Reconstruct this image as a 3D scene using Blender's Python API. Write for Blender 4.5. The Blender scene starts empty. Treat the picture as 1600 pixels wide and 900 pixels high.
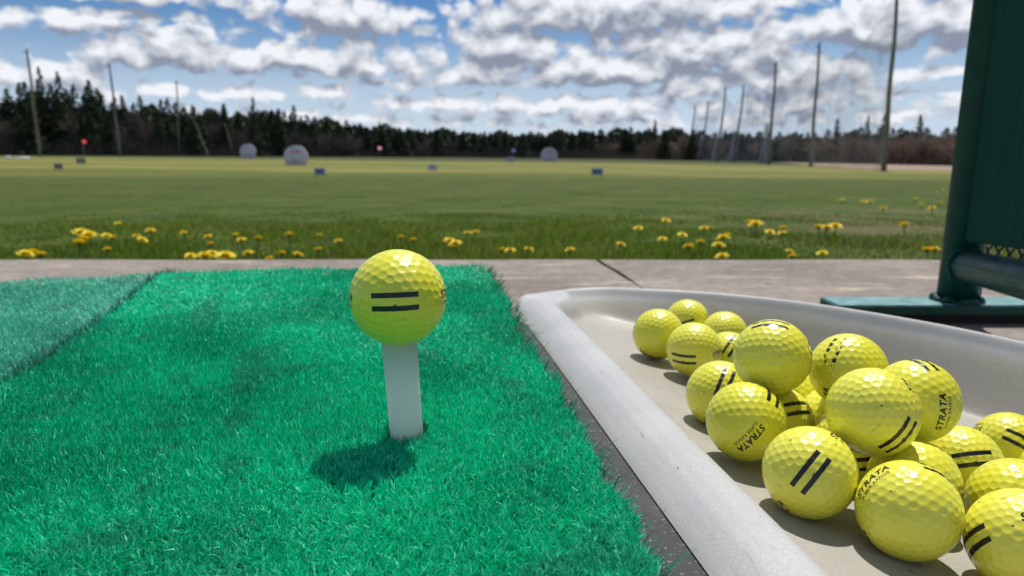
import bpy, bmesh, math, random
import numpy as np
from mathutils import Vector, Matrix

random.seed(7)
RNG = np.random.default_rng(11)
R = math.radians
SC = bpy.context.scene
COL = SC.collection

# ------------------------------------------------------------------ camera
FPX = 1155.0                       # focal length in photo pixels (1600 wide)
PITCH = math.atan(214 / FPX)
EYE = 0.18
cam_data = bpy.data.cameras.new('camera')
cam = bpy.data.objects.new('camera', cam_data)
COL.objects.link(cam)
cam.location = (0, 0, EYE)
cam.rotation_euler = (R(90) - PITCH, 0, 0)
cam_data.sensor_width = 36
cam_data.lens = 36 * FPX / 1600
cam_data.clip_start = 0.01
cam_data.clip_end = 4000
cam_data.dof.use_dof = True
cam_data.dof.focus_distance = 0.325
cam_data.dof.aperture_fstop = 15.0
SC.camera = cam
SC.view_settings.view_transform = 'Standard'
SC.view_settings.look = 'None'
SC.view_settings.exposure = 0.12
SC.view_settings.gamma = 1.0
SC.cycles.max_bounces = 6
SC.cycles.diffuse_bounces = 3
SC.cycles.glossy_bounces = 3
SC.cycles.transmission_bounces = 3
SC.render.resolution_x = 1024
SC.render.resolution_y = 576

# ------------------------------------------------------------------ sun and sky
SUN_AZ, SUN_EL = 21.0, 64.0        # azimuth clockwise from +Y
sun_dir = Vector((math.sin(R(SUN_AZ)) * math.cos(R(SUN_EL)), math.cos(R(SUN_AZ)) * math.cos(R(SUN_EL)), math.sin(R(SUN_EL))))
sl = bpy.data.lights.new('sun', 'SUN')
sl.energy = 4.3
sl.angle = R(0.5)
sl.color = (1.0, 0.96, 0.90)
so = bpy.data.objects.new('sun', sl)
so.rotation_euler = sun_dir.to_track_quat('Z', 'Y').to_euler()
COL.objects.link(so)

W = bpy.data.worlds.new('World')
SC.world = W
W.use_nodes = True


class NT:
    def __init__(s, nt):
        s.nt = nt

    def n(s, kind, **kw):
        nd = s.nt.nodes.new(kind)
        for k, v in kw.items():
            if k == 'i':
                for a, b in v.items():
                    sock = nd.inputs[a]
                    if hasattr(b, 'is_output') or isinstance(b, bpy.types.NodeSocket):
                        s.nt.links.new(b, sock)
                    else:
                        sock.default_value = b
            else:
                setattr(nd, k, v)
        return nd

    def m(s, op, a, b=0.0, c=0.0, clamp=False):
        nd = s.n('ShaderNodeMath', operation=op, i={0: a, 1: b, 2: c})
        nd.use_clamp = clamp
        return nd.outputs[0]

    def v(s, op, a, b=None, sc=None):
        nd = s.nt.nodes.new('ShaderNodeVectorMath')
        nd.operation = op
        for idx, x in ((0, a), (1, b)):
            if x is None:
                continue
            if isinstance(x, bpy.types.NodeSocket):
                s.nt.links.new(x, nd.inputs[idx])
            else:
                nd.inputs[idx].default_value = x
        if sc is not None:
            if isinstance(sc, bpy.types.NodeSocket):
                s.nt.links.new(sc, nd.inputs['Scale'])
            else:
                nd.inputs['Scale'].default_value = sc
        return nd.outputs['Value'] if op in ('LENGTH', 'DOT_PRODUCT', 'DISTANCE') else nd.outputs[0]

    def sstep(s, x, a, b, lo=0.0, hi=1.0):
        nd = s.n('ShaderNodeMapRange', interpolation_type='SMOOTHSTEP',
                 i={'Value': x, 'From Min': a, 'From Max': b, 'To Min': lo, 'To Max': hi})
        return nd.outputs[0]

    def mix(s, f, a, b):
        nd = s.n('ShaderNodeMix', data_type='RGBA')
        for idx, x in ((0, f), (6, a), (7, b)):
            if isinstance(x, bpy.types.NodeSocket):
                s.nt.links.new(x, nd.inputs[idx])
            else:
                if idx and len(x) == 3:
                    x = (*x, 1)
                nd.inputs[idx].default_value = x
        return nd.outputs[2]

    def noise(s, vec, scale, detail=3, rough=0.55, dim='3D', out=0):
        nd = s.n('ShaderNodeTexNoise', noise_dimensions=dim, i={'Scale': scale, 'Detail': detail, 'Roughness': rough})
        if vec is not None:
            s.nt.links.new(vec, nd.inputs['Vector'])
        return nd.outputs[out]


# cloud field: angular coordinates in hundredths of a radian-ish unit, x = azimuth, y = elevation
def px_dir(px, py):
    """world direction of a photo pixel"""
    X = (px - 800) / FPX
    Y = -(py - 450) / FPX
    cp, sp = math.cos(PITCH), math.sin(PITCH)
    return Vector((X, cp + Y * sp, -sp + Y * cp))


def px_ang(px, py):
    d = px_dir(px, py).normalized()
    return math.atan2(d.x, d.y) * 11.55, math.asin(d.z) * 11.55


CLOUDS = [(92, 44, 82, 27), (250, -6, 190, 24), (215, 26, 90, 14),
          (262, 80, 135, 40), (215, 98, 70, 18), (545, 30, 140, 46), (480, 98, 205, 34), (600, 108, 90, 24),
          (60, 120, 140, 24), (300, 146, 190, 15), (505, 150, 85, 15),
          (950, 22, 275, 52), (790, 76, 120, 46), (1090, 88, 215, 48), (745, 122, 95, 28), (960, 110, 260, 40),
          (1200, 128, 190, 32), (860, 168, 400, 22), (640, 132, 90, 16), (560, 186, 300, 12), (950, 192, 520, 14),
          (1360, 50, 190, 56), (1500, 36, 160, 60), (1440, 112, 130, 12), (1320, 150, 270, 15), (1420, 182, 240, 14),
          (1230, 168, 200, 16), (1170, 8, 90, 22)]

g = bpy.data.node_groups.new('cloud_field', 'ShaderNodeTree')
g.interface.new_socket('P', in_out='INPUT', socket_type='NodeSocketVector')
g.interface.new_socket('D', in_out='OUTPUT', socket_type='NodeSocketFloat')
t = NT(g)
gi = t.n('NodeGroupInput').outputs[0]
stretched = t.v('MULTIPLY', gi, (1.0, 1.35, 1.0))
wn = t.noise(stretched, 1.5, 3, 0.5, '2D', out=1)
wv = t.v('MULTIPLY', t.v('SUBTRACT', wn, (0.5, 0.5, 0.5)), (0.55, 0.30, 0.0))
p = t.v('ADD', gi, wv)
acc = None
for cx, cy, rx, ry in CLOUDS:
    a, e = px_ang(cx, cy)
    kk_ = max(.52, min(1.1, ry / 32))
    q = t.v('SUBTRACT', p, (a, e, 0))
    q = t.v('MULTIPLY', q, (100 / rx, 100 / ry, 0))
    q = t.v('MAXIMUM', q, t.v('MULTIPLY', q, (-1.0, -1.55, -1.0)))
    d = t.m('MULTIPLY_ADD', t.v('LENGTH', q), -kk_, kk_)
    acc = d if acc is None else t.m('SMOOTH_MAX', acc, d, 0.10)
# the rest of the sky, above and beside what the picture shows
sep = t.n('ShaderNodeSeparateXYZ', i={0: gi})
gen = t.m('MULTIPLY', t.m('SUBTRACT', t.noise(gi, 0.35, 3), 0.50), 5.0)
up = t.sstep(sep.outputs[1], 2.7, 4.2)
side = t.sstep(t.m('ABSOLUTE', sep.outputs[0]), 7.2, 9.5)
out = t.m('MAXIMUM', up, side)
gen = t.m('ADD', t.m('MULTIPLY', gen, out), t.m('MULTIPLY', t.m('SUBTRACT', 1.0, out), -3.0))
acc = t.m('MAXIMUM', acc, gen)
acc = t.m('MAXIMUM', acc, -1.2)
fb = t.noise(stretched, 2.0, 7, 0.55, '2D')
fs = t.noise(stretched, 2.0, 3.0, 0.5, '2D')
v1 = t.n('ShaderNodeTexVoronoi', feature='SMOOTH_F1', voronoi_dimensions='2D', i={'Vector': t.v('ADD', stretched, wv), 'Scale': 3.1, 'Smoothness': 0.45})
v2 = t.n('ShaderNodeTexVoronoi', feature='SMOOTH_F1', voronoi_dimensions='2D', i={'Vector': t.v('ADD', stretched, wv), 'Scale': 7.5, 'Smoothness': 0.4})
puff = t.m('ADD', t.m('MULTIPLY', t.m('SUBTRACT', 0.45, v1.outputs['Distance']), 0.80), t.m('MULTIPLY', t.m('SUBTRACT', 0.45, v2.outputs['Distance']), 0.24))
accp = t.m('ADD', acc, puff)
D = t.m('ADD', accp, t.m('MULTIPLY', t.m('SUBTRACT', fb, 0.5), 1.05))
S = t.m('ADD', accp, t.m('MULTIPLY', t.m('SUBTRACT', fs, 0.5), 1.0))
g.interface.new_socket('S', in_out='OUTPUT', socket_type='NodeSocketFloat')
go = t.n('NodeGroupOutput')
g.links.new(D, go.inputs[0])
g.links.new(S, go.inputs[1])

w = NT(W.node_tree)
W.node_tree.nodes.clear()
tc = w.n('ShaderNodeTexCoord').outputs['Generated']
sp3 = w.n('ShaderNodeSeparateXYZ', i={0: tc})
az = w.m('MULTIPLY', w.m('ARCTAN2', sp3.outputs[0], sp3.outputs[1]), 11.55)
el = w.m('MULTIPLY', w.m('ARCSINE', sp3.outputs[2]), 11.55)
P0 = w.n('ShaderNodeCombineXYZ', i={0: az, 1: el}).outputs[0]


def field(vec):
    nd = w.n('ShaderNodeGroup')
    nd.node_tree = g
    W.node_tree.links.new(vec, nd.inputs[0])
    return nd.outputs


D0, S0 = field(P0)[:2]
D1, S1 = field(w.v('ADD', P0, (0.03, 0.20, 0)))[:2]
sky = w.n('ShaderNodeTexSky', sky_type='NISHITA')
sky.sun_disc = False
sky.sun_elevation = R(SUN_EL)
sky.sun_rotation = R(SUN_AZ)
sky.air_density = 1.0
sky.dust_density = 0.3
sky.ozone_density = 2.5
blue = w.mix(1.0, sky.outputs[0], (0, 0, 0))
bl = w.n('ShaderNodeMix', data_type='RGBA', blend_type='MULTIPLY')
bl.inputs[0].default_value = 1.0
W.node_tree.links.new(sky.outputs[0], bl.inputs[6])
bl.inputs[7].default_value = (0.32, 0.52, 0.75, 1)
grad = w.sstep(el, 0.1, 2.2)
bl2 = w.mix(grad, (5.6, 6.7, 8.0), bl.outputs[2])
mask = w.sstep(D0, -0.02, 0.42)
shade = w.m('ADD', w.m('MULTIPLY', w.m('SUBTRACT', S0, S1), 0.80), w.m('MULTIPLY', w.m('SUBTRACT', D0, D1), 0.30))
lit = w.m('ADD', 0.42, shade)
thick = w.sstep(D0, 0.35, 1.15)
lit = w.m('ADD', lit, w.sstep(D0, 0.0, 0.40, 0.30, 0.0))
lit = w.m('SUBTRACT', lit, w.m('MULTIPLY', thick, 0.24), clamp=True)
cc = w.mix(lit, (2.6, 2.95, 3.8), (8.6, 8.9, 9.4))
allc = w.mix(mask, bl2, cc)
bg = w.n('ShaderNodeBackground', i={'Color': allc, 'Strength': 0.095})
wo = w.n('ShaderNodeOutputWorld')
W.node_tree.links.new(bg.outputs[0], wo.inputs[0])


# ------------------------------------------------------------------ helpers
def mat(name, col=(0.5, 0.5, 0.5), rough=0.6, metal=0.0, spec=0.5, build=None):
    m = bpy.data.materials.new(name)
    m.use_nodes = True
    n = NT(m.node_tree)
    b = m.node_tree.nodes['Principled BSDF']
    b.inputs['Base Color'].default_value = (*col, 1)
    b.inputs['Roughness'].default_value = rough
    b.inputs['Metallic'].default_value = metal
    b.inputs['Specular IOR Level'].default_value = spec
    if build:
        build(n, b, m.node_tree)
    return m


def bump(n, b, nt, height, strength=0.3, dist=0.001):
    bp = n.n('ShaderNodeBump', i={'Height': height, 'Strength': strength, 'Distance': dist})
    nt.links.new(bp.outputs[0], b.inputs['Normal'])
    return bp


def pos(n):
    return n.n('ShaderNodeNewGeometry').outputs['Position']


def objc(n):
    return n.n('ShaderNodeTexCoord').outputs['Object']


def tag(o, label=None, cat=None, group=None, kind=None):
    if label: o['label'] = label
    if cat: o['category'] = cat
    if group: o['group'] = group
    if kind: o['kind'] = kind
    return o


def empty(name, loc=(0, 0, 0), rot=None):
    o = bpy.data.objects.new(name, None)
    o.empty_display_size = 0.05
    COL.objects.link(o)
    o.location = loc
    if rot is not None:
        o.rotation_euler = rot
    return o


def link(name, me, parent=None):
    o = bpy.data.objects.new(name, me)
    COL.objects.link(o)
    if parent:
        o.parent = parent
    return o


def mesh_np(name, verts, faces_idx, face_sizes, material=None, smooth=False, colors=None):
    me = bpy.data.meshes.new(name)
    verts = np.ascontiguousarray(verts, dtype=np.float32)
    me.vertices.add(len(verts))
    me.vertices.foreach_set('co', verts.ravel())
    me.loops.add(len(faces_idx))
    me.loops.foreach_set('vertex_index', np.asarray(faces_idx, dtype=np.int32))
    fs = np.asarray(face_sizes, dtype=np.int32)
    me.polygons.add(len(fs))
    st = np.zeros(len(fs), dtype=np.int32)
    st[1:] = np.cumsum(fs)[:-1]
    me.polygons.foreach_set('loop_start', st)
    if smooth:
        me.polygons.foreach_set('use_smooth', np.ones(len(fs), dtype=bool))
    me.update(calc_edges=True)
    if colors is not None:
        at = me.color_attributes.new('tint', 'FLOAT_COLOR', 'POINT')
        at.data.foreach_set('color', np.ascontiguousarray(colors, dtype=np.float32).ravel())
    if material:
        me.materials.append(material)
    return me


def bm_mesh(name, bm, material=None, smooth=False):
    me = bpy.data.meshes.new(name)
    bm.normal_update()
    bm.to_mesh(me)
    bm.free()
    if smooth:
        me.polygons.foreach_set('use_smooth', np.ones(len(me.polygons), dtype=bool))
    if material:
        me.materials.append(material)
    return me


def tube_bm(bm, pts, rads, seg=12, cap=True):
    pts = [Vector(q) for q in pts]
    rings = []
    for i, q in enumerate(pts):
        d = (pts[min(i + 1, len(pts) - 1)] - pts[max(i - 1, 0)]).normalized()
        a = d.orthogonal().normalized() if i == 0 else (rings_a - d * rings_a.dot(d)).normalized()
        rings_a = a
        b_ = d.cross(a)
        rings.append([bm.verts.new(q + (a * math.cos(2 * math.pi * k / seg) + b_ * math.sin(2 * math.pi * k / seg)) * rads[i]) for k in range(seg)])
    for r0, r1 in zip(rings, rings[1:]):
        for k in range(seg):
            f = bm.faces.new((r0[k], r0[(k + 1) % seg], r1[(k + 1) % seg], r1[k]))
            f.smooth = True
    if cap:
        bm.faces.new(list(reversed(rings[0])))
        bm.faces.new(rings[-1])
    return bm


def box_bm(bm, x0, x1, y0, y1, z0, z1, M=None):
    vs = [bm.verts.new(Vector(c) if M is None else M @ Vector(c)) for c in
          ((x0, y0, z0), (x1, y0, z0), (x1, y1, z0), (x0, y1, z0), (x0, y0, z1), (x1, y0, z1), (x1, y1, z1), (x0, y1, z1))]
    for f in ((0, 3, 2, 1), (4, 5, 6, 7), (0, 1, 5, 4), (1, 2, 6, 5), (2, 3, 7, 6), (3, 0, 4, 7)):
        bm.faces.new([vs[i] for i in f])
    return vs


class SineNoise:
    """cheap smooth 2D noise for numpy"""
    def __init__(s, scale, seed, n=10):
        r = np.random.default_rng(seed)
        ang = r.uniform(0, 2 * np.pi, n)
        fr = scale * r.uniform(0.5, 1.9, n)
        s.kx, s.ky = fr * np.cos(ang), fr * np.sin(ang)
        s.ph = r.uniform(0, 6.28, n)
        s.w = 1 / np.sqrt(n / 2)

    def __call__(s, x, y):
        o = 0
        for a, b, c in zip(s.kx, s.ky, s.ph):
            o = o + np.sin(a * x + b * y + c)
        return o * s.w


# ------------------------------------------------------------------ terrain
_d = [0, 1.4, 2.5, 4, 7, 12, 20, 38, 60, 100, 150, 200, 300, 2000]
_h = [.262, .262, .315, .39, .52, .69, .86, 1.04, 1.18, 1.45, 1.65, 1.8, 1.9, 1.9]


def ground_z(x, y):
    x = np.asarray(x, float); y = np.asarray(y, float)
    d = np.hypot(x, y)
    h = np.interp(np.log1p(d), np.log1p(_d), _h)
    s = np.clip((d - 8) / 60, 0, 1)
    wob = 0.035 * np.clip(d / 12, 0, 1) * (np.sin(x * .31 + 1) * np.sin(y * .23) + .5 * np.sin(x * .11 - y * .17))
    return EYE - h - 0.0115 * np.clip(x, -160, 160) * s * s * (3 - 2 * s) + wob * .6


def ray_ground(px, py, above=0.0):
    d = px_dir(px, py)
    t0 = 1.2
    for _ in range(4000):
        q = d * t0
        z = EYE + q.z
        if z <= float(ground_z(q.x, q.y)) + above:
            return Vector((q.x, q.y, z))
        t0 *= 1.004
        if t0 > 260:
            break
    return Vector((d.x * t0, d.y * t0, float(ground_z(d.x * t0, d.y * t0)) + above))


def at_dist(px, dist):
    """ground point under photo column px at horizontal distance dist"""
    d = px_dir(px, 240)
    k = dist / d.y
    return Vector((d.x * k, dist, float(ground_z(d.x * k, dist))))


def b_field(n, b, nt):
    P = pos(n)
    s = n.n('ShaderNodeSeparateXYZ', i={0: P})
    flat = n.v('MULTIPLY', P, (0.35, 1.0, 1.0))
    n1 = n.noise(flat, 0.09, 4, 0.6)
    n2 = n.noise(P, 1.1, 5, 0.65)
    n3 = n.noise(P, 14.0, 5, 0.7)
    n4 = n.noise(P, 90.0, 3, 0.7)
    green = n.mix(n.sstep(n2, 0.35, 0.68), (0.052, 0.090, 0.010), (0.100, 0.132, 0.018))
    olive = n.mix(n.sstep(n2, 0.3, 0.7), (0.056, 0.084, 0.012), (0.096, 0.118, 0.020))
    dry = n.mix(n.sstep(n1, 0.38, 0.62), (0.120, 0.150, 0.028), (0.240, 0.210, 0.058))
    yy = n.m('ADD', s.outputs[1], n.m('MULTIPLY', n.m('SUBTRACT', n1, 0.5), 16.0))
    c = n.mix(n.sstep(s.outputs[1], 6.0, 20.0), green, olive)
    c = n.mix(n.sstep(yy, 22.0, 40.0), c, dry)
    c = n.mix(n.sstep(s.outputs[1], 85.0, 120.0), c, (0.06, 0.07, 0.022))
    patch = n.m('MULTIPLY', n.sstep(s.outputs[0], 0.6, 2.4), n.sstep(n2, 0.42, 0.62))
    patch = n.m('MULTIPLY', patch, n.sstep(s.outputs[1], 9.0, 4.0))
    c = n.mix(patch, c, (0.17, 0.135, 0.075))
    gx = n.m('SUBTRACT', s.outputs[0], n.m('MULTIPLY', s.outputs[1], 0.27))
    grav = n.m('MULTIPLY', n.sstep(gx, 12.0, 16.0), n.sstep(s.outputs[1], 66.0, 74.0))
    c = n.mix(grav, c, (0.30, 0.225, 0.165))
    v = n.m('MULTIPLY', n.sstep(n3, 0.25, 0.75, 0.6, 1.35), n.sstep(n4, 0.25, 0.75, 0.8, 1.2))
    c = n.v('SCALE', c, sc=v)
    nt.links.new(c, b.inputs['Base Color'])
    bump(n, b, nt, n.m('ADD', n3, n2), 0.9, 0.06)


M_field = mat('meadow', rough=0.9, spec=0.15, build=b_field)
nr, na = 170, 288
rr = np.concatenate([[0.3], np.geomspace(1.0, 1500, nr - 1)])
th = np.linspace(0, 2 * np.pi, na, endpoint=False)
X = rr[:, None] * np.sin(th)[None]
Y = rr[:, None] * np.cos(th)[None]
V = np.stack([X, Y, ground_z(X, Y)], -1).reshape(-1, 3)
V = np.vstack([V, [[0, 0, EYE - .262]]])
idx = []
sz = []
I = np.arange(nr * na).reshape(nr, na)
q = np.stack([I[:-1], np.roll(I[:-1], -1, 1), np.roll(I[1:], -1, 1), I[1:]], -1).reshape(-1, 4)
q = q[:, ::-1]
idx = list(q.ravel()); sz = [4] * len(q)
for k in range(na):
    idx += [int(I[0, (k + 1) % na]), int(I[0, k]), len(V) - 1][::-1]; sz.append(3)
ground = link('ground', mesh_np('ground', V, idx, sz, M_field, True))
ground['kind'] = 'structure'


# concrete pad
def b_conc(n, b, nt):
    P = pos(n)
    st = n.v('MULTIPLY', P, (0.55, 1.0, 1.0))
    n1 = n.noise(st, 5.0, 6, 0.65)
    n2 = n.noise(P, 60.0, 5, 0.7)
    n3 = n.noise(P, 420.0, 3, 0.6)
    c = n.mix(n.sstep(n1, 0.3, 0.7), (0.200, 0.168, 0.140), (0.300, 0.258, 0.222))
    stain = n.noise(n.v('MULTIPLY', n.v('ADD', P, (3.7, 1.9, 0)), (3.0, 13.0, 1.0)), 1.7, 5, 0.65)
    c = n.mix(n.m('MULTIPLY', n.sstep(stain, 0.57, 0.66), 0.8), c, (0.46, 0.38, 0.29))
    pit = n.noise(P, 26.0, 2, 0.5)
    c = n.mix(n.sstep(pit, 0.70, 0.76), c, (0.10, 0.08, 0.07))
    c = n.v('SCALE', c, sc=n.m('MULTIPLY', n.sstep(n2, 0.25, 0.75, 0.72, 1.2), n.sstep(n3, 0.3, 0.7, 0.85, 1.13)))
    nt.links.new(c, b.inputs['Base Color'])
    bump(n, b, nt, n.m('ADD', n3, n.m('MULTIPLY', n2, 2.0)), 0.7, 0.0012)


M_conc = mat('concrete', rough=0.85, spec=0.25, build=b_conc)
ZC = -0.025
EDGE = 1.405
bm = bmesh.new()
cr = [(.163, EDGE), (.170, 1.34), (.180, 1.28), (.186, 1.22), (.197, 1.12), (.20, .95), (.21, .6), (.22, -2.5)]   # crack / joint between two slabs


def slab(bm, pts):
    top = [bm.verts.new((x, y, ZC)) for x, y in pts]
    bot = [bm.verts.new((x, y, ZC - .12)) for x, y in pts]
    ft = bm.faces.new(top)
    for i in range(len(pts)):
        j = (i + 1) % len(pts)
        bm.faces.new((top[i], bot[i], bot[j], top[j]))
    return ft


GAP = .0045
left = [(-4.5, -2.5)] + [(x - (GAP if i < 4 else GAP * .2), y) for i, (x, y) in reversed(list(enumerate(cr)))]
xs = np.linspace(.1, -4.5, 60)
left += [(float(x), EDGE + .0035 * math.sin(x * 13) + .002 * math.sin(x * 41)) for x in xs]
right = [(4.5, -2.5)] + [(float(x), EDGE + .004 * math.sin(x * 11 + 1) + .002 * math.sin(x * 37)) for x in np.linspace(4.5, .24, 60)] + \
        [(x + (GAP if i < 4 else GAP * .2), y) for i, (x, y) in enumerate(cr)]
slab(bm, left)
slab(bm, right)
bmesh.ops.recalc_face_normals(bm, faces=bm.faces)
o = link('concrete_pad', bm_mesh('concrete_pad', bm, M_conc))
o['kind'] = 'structure'


# ------------------------------------------------------------------ blades (turf and grass)
def blades(name, x, y, z, length, width, lean, leanang, material, colors, curl=0.5, flat=0.25):
    """each blade: two segments, tapered; vectorised"""
    n = len(x)
    a = RNG.uniform(0, 2 * np.pi, n)
    dx, dy = np.cos(leanang), np.sin(leanang)
    wx, wy = np.cos(a), np.sin(a)
    c1 = lean * 0.55
    c2 = lean * (1 + curl * RNG.uniform(-.4, 1, n))
    h1 = length * 0.55
    m = np.stack([x + dx * h1 * np.sin(c1), y + dy * h1 * np.sin(c1), z + h1 * np.cos(c1)], -1)
    h2 = length * 0.45
    tp = m + np.stack([dx * h2 * np.sin(c2), dy * h2 * np.sin(c2), h2 * np.cos(c2)], -1)
    b0 = np.stack([x, y, z], -1)
    wv = np.stack([wx, wy, np.zeros(n)], -1) * width[:, None] * .5
    tw = RNG.uniform(-.6, .6, n)
    wv2 = np.stack([np.cos(a + tw), np.sin(a + tw), RNG.uniform(-flat, flat, n)], -1) * width[:, None] * .45
    V = np.stack([b0 - wv, b0 + wv, m + wv2, m - wv2, tp - wv2 * .35, tp + wv2 * .35], 1).reshape(-1, 3)
    base = np.arange(n)[:, None] * 6
    q1 = base + np.array([[0, 1, 2, 3]])
    q2 = base + np.array([[3, 2, 5, 4]])
    fi = np.concatenate([q1, q2], 1).ravel()
    cols = np.repeat(np.concatenate([colors, np.ones((n, 1))], 1), 6, 0)
    return mesh_np(name, V, fi, np.full(2 * n, 4), material, False, cols)


def b_tint(rough, spec, trans=0.0):
    def f(n, b, nt):
        a = n.n('ShaderNodeVertexColor', layer_name='tint').outputs[0]
        nt.links.new(a, b.inputs['Base Color'])
        if trans:
            tr = n.n('ShaderNodeBsdfTranslucent', i={0: a})
            mx = n.n('ShaderNodeMixShader', i={0: trans, 1: b.outputs[0], 2: tr.outputs[0]})
            nt.links.new(mx.outputs[0], nt.nodes['Material Output'].inputs[0])
    return f


M_turf = mat('plastic_turf', rough=0.5, spec=0.3, build=b_tint(.4, .5, 0.22))
M_grass = mat('grass_blades', rough=.8, spec=.08, build=b_tint(.5, .4, 0.3))
M_backing = mat('turf_backing', (0.003, 0.20, 0.10), 0.9)

MZ = 0.050        # tips of the main mat pile


def seam_x(y): return np.interp(y, [.0, .1, .415, .612, .80], [-.235, -.245, -.299, -.336, -.388])
def right_x(y): return .0715 - .1185 * np.asarray(y)
def far_y(x): return .868 + .197 * (np.asarray(x) + .029)


def sheet(name, pts, z0, z1, material, parent=None):
    bm = bmesh.new()
    top = [bm.verts.new((x, y, z1)) for x, y in pts]
    bot = [bm.verts.new((x, y, z0)) for x, y in pts]
    bm.faces.new(top)
    bm.faces.new(list(reversed(bot)))
    for i in range(len(pts)):
        j = (i + 1) % len(pts)
        bm.faces.new((top[i], bot[i], bot[j], top[j]))
    bmesh.ops.recalc_face_normals(bm, faces=bm.faces)
    return link(name, bm_mesh(name, bm, material), parent)


def b_rubber(n, b, nt):
    P = pos(n)
    v = n.n('ShaderNodeTexVoronoi', i={'Vector': P, 'Scale': 800.0})
    n2 = n.noise(P, 1300, 3, .7)
    n1 = n.noise(P, 22, 3, .6)
    sp = n.m('MULTIPLY', n.sstep(v.outputs['Color'], .80, .95), n.sstep(n2, .35, .60))
    c = n.mix(sp, (.062, .063, .066), (.32, .32, .32))
    c = n.mix(n.sstep(n1, .4, .75), c, (.10, .094, .086))
    nt.links.new(c, b.inputs['Base Color'])
    bump(n, b, nt, n.m('ADD', v.outputs['Distance'], n2), .6, .0006)


M_rubber = mat('granular_rubber', rough=0.8, spec=0.3, build=b_rubber)

mat_main = empty('hitting_mat', (-.15, .45, ZC))
tag(mat_main, 'bright emerald artificial turf hitting mat with a white tee standing in it', 'mat')
mat_left = empty('stance_mat', (-.6, .45, ZC))
tag(mat_left, 'duller worn short pile green turf mat at the left edge, beyond the dark diagonal seam', 'mat')
INV = Vector((.15, -.45, -ZC))
INVL = Vector((.6, -.45, -ZC))
yy = np.linspace(-.25, .80, 12)
pr = [(float(right_x(v)) - .004, float(v)) for v in np.linspace(-.25, .862, 12)]
pl = [(float(seam_x(v)) + .006, float(v)) for v in yy]
s1 = sheet('turf_backing', pr + list(reversed(pl)), .020, .041, M_backing, mat_main)
s1.location = INV
ll = [(float(seam_x(v)) - .006, float(v)) for v in np.linspace(-.25, .81, 12)]
s2 = sheet('turf_backing', ll + [(-.41, .842), (-.56, .805), (-1.2, .70), (-1.2, -.25)], ZC + .001, .033, M_backing, mat_left)
s2.location = INVL
pad_pts = [(-.40, -.25), (.085, -.25), (.104, .02), (.096, .12), (.0785, .25), (.068, .32), (.059, .383), (.0450, .48), (.0355, .545), (.0272, .60), (.015, .665), (.0, .70), (-.02, .72), (-.30, .72)]
pad = sheet('rubber_pad', pad_pts, ZC + .001, .0213, M_rubber)
tag(pad, 'dark grey granular rubber pad, a strip between turf mat and white tray', 'rubber pad')

# main pile
nA = SineNoise(9, 3); nB = SineNoise(38, 4); nC = SineNoise(120, 5); nD = SineNoise(16, 6)
TEE = np.array([-.0497, .331])


def turf(name, parent, inv, n, ylo, yhi, xlo, xhi, ztop, pile, wid, pal, keep, lean0, mult=1.0):
    # density falls with distance, evenly per unit of view
    y = (ylo + .06) * ((yhi + .06) / (ylo + .06)) ** RNG.random(n) - .06
    hw = .10 + .80 * np.maximum(y, .05)
    x = RNG.uniform(-1, 1, n) * hw
    # gather the fibres into stitched tufts
    ts = .0031
    jit = RNG.normal(0, .00085, (2, n))
    gx = np.round(x / ts); gy = np.round(y / ts)
    key = np.sin(gx * 127.1 + gy * 311.7) * 43758.5
    r1 = key - np.floor(key)
    key2 = np.sin(gx * 269.5 + gy * 183.3) * 24634.6
    r2 = key2 - np.floor(key2)
    x = (gx + (r1 - .5) * .8) * ts + jit[0]
    y = (gy + (r2 - .5) * .8) * ts + jit[1]
    k = keep(x, y)
    x, y, r1, r2, jit = x[k], y[k], r1[k], r2[k], jit[:, k]
    n = len(x)
    f = np.clip((y - .2) / .6, 0, 1)
    hvar = .0012 * nA(x, y) + .0008 * nB(x, y)
    L = pile * RNG.uniform(.62, 1.12, n) * (1 + .10 * nD(x, y))
    wdt = wid * RNG.uniform(.7, 1.4, n) * (1 + .9 * f)
    lang = r2 * 6.28 + .8 * nB(x, y) + RNG.normal(0, .9, n)
    ln = np.clip(lean0 + .22 * nD(x, y) + RNG.normal(0, .28, n), .03, 1.35)
    base = np.array(pal[0]); alt = np.array(pal[1]); hi = np.array(pal[2])
    m1 = np.clip(.5 + .28 * nA(x, y) + .22 * nB(x, y) + RNG.normal(0, .25, n), 0, 1)[:, None]
    col = base * (1 - m1) + alt * m1
    hl = (RNG.random(n) < .09)[:, None]  # scattered pale fibres: gloss highlights put into the colour
    wear = np.clip(.22 * nB(x + 5, y) + .30 * nC(x, y) - .20, 0, .5)
    wear = wear[:, None]
    col = col * (1 - wear) + np.array([.06, .34, .23]) * wear
    col = np.where(hl, hi, col) * RNG.uniform(.75, 1.22, n)[:, None]
    me = blades(name, x, y, ztop - pile * .78 + hvar, L, wdt, ln, lang, M_turf, col, .55, .5)
    o = link(name, me, parent)
    o.location = inv
    return o


def keep_main(x, y):
    wob = .0022 * nB(x * 2, y * 2) + .0015 * nC(x, y)
    return (x > seam_x(y) + .004 + wob) & (x < right_x(y) + wob * .8) & (y < far_y(x) + wob) & (np.hypot(x - TEE[0], y - TEE[1]) > .0084)


def keep_left(x, y):
    wob = .002 * nB(x, y)
    fy = np.interp(x, [-1.2, -.56, -.41, -.39], [.70, .805, .842, .842])
    return (x < seam_x(y) - .004 + wob) & (y < fy + wob) & (x > -1.1)


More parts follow.
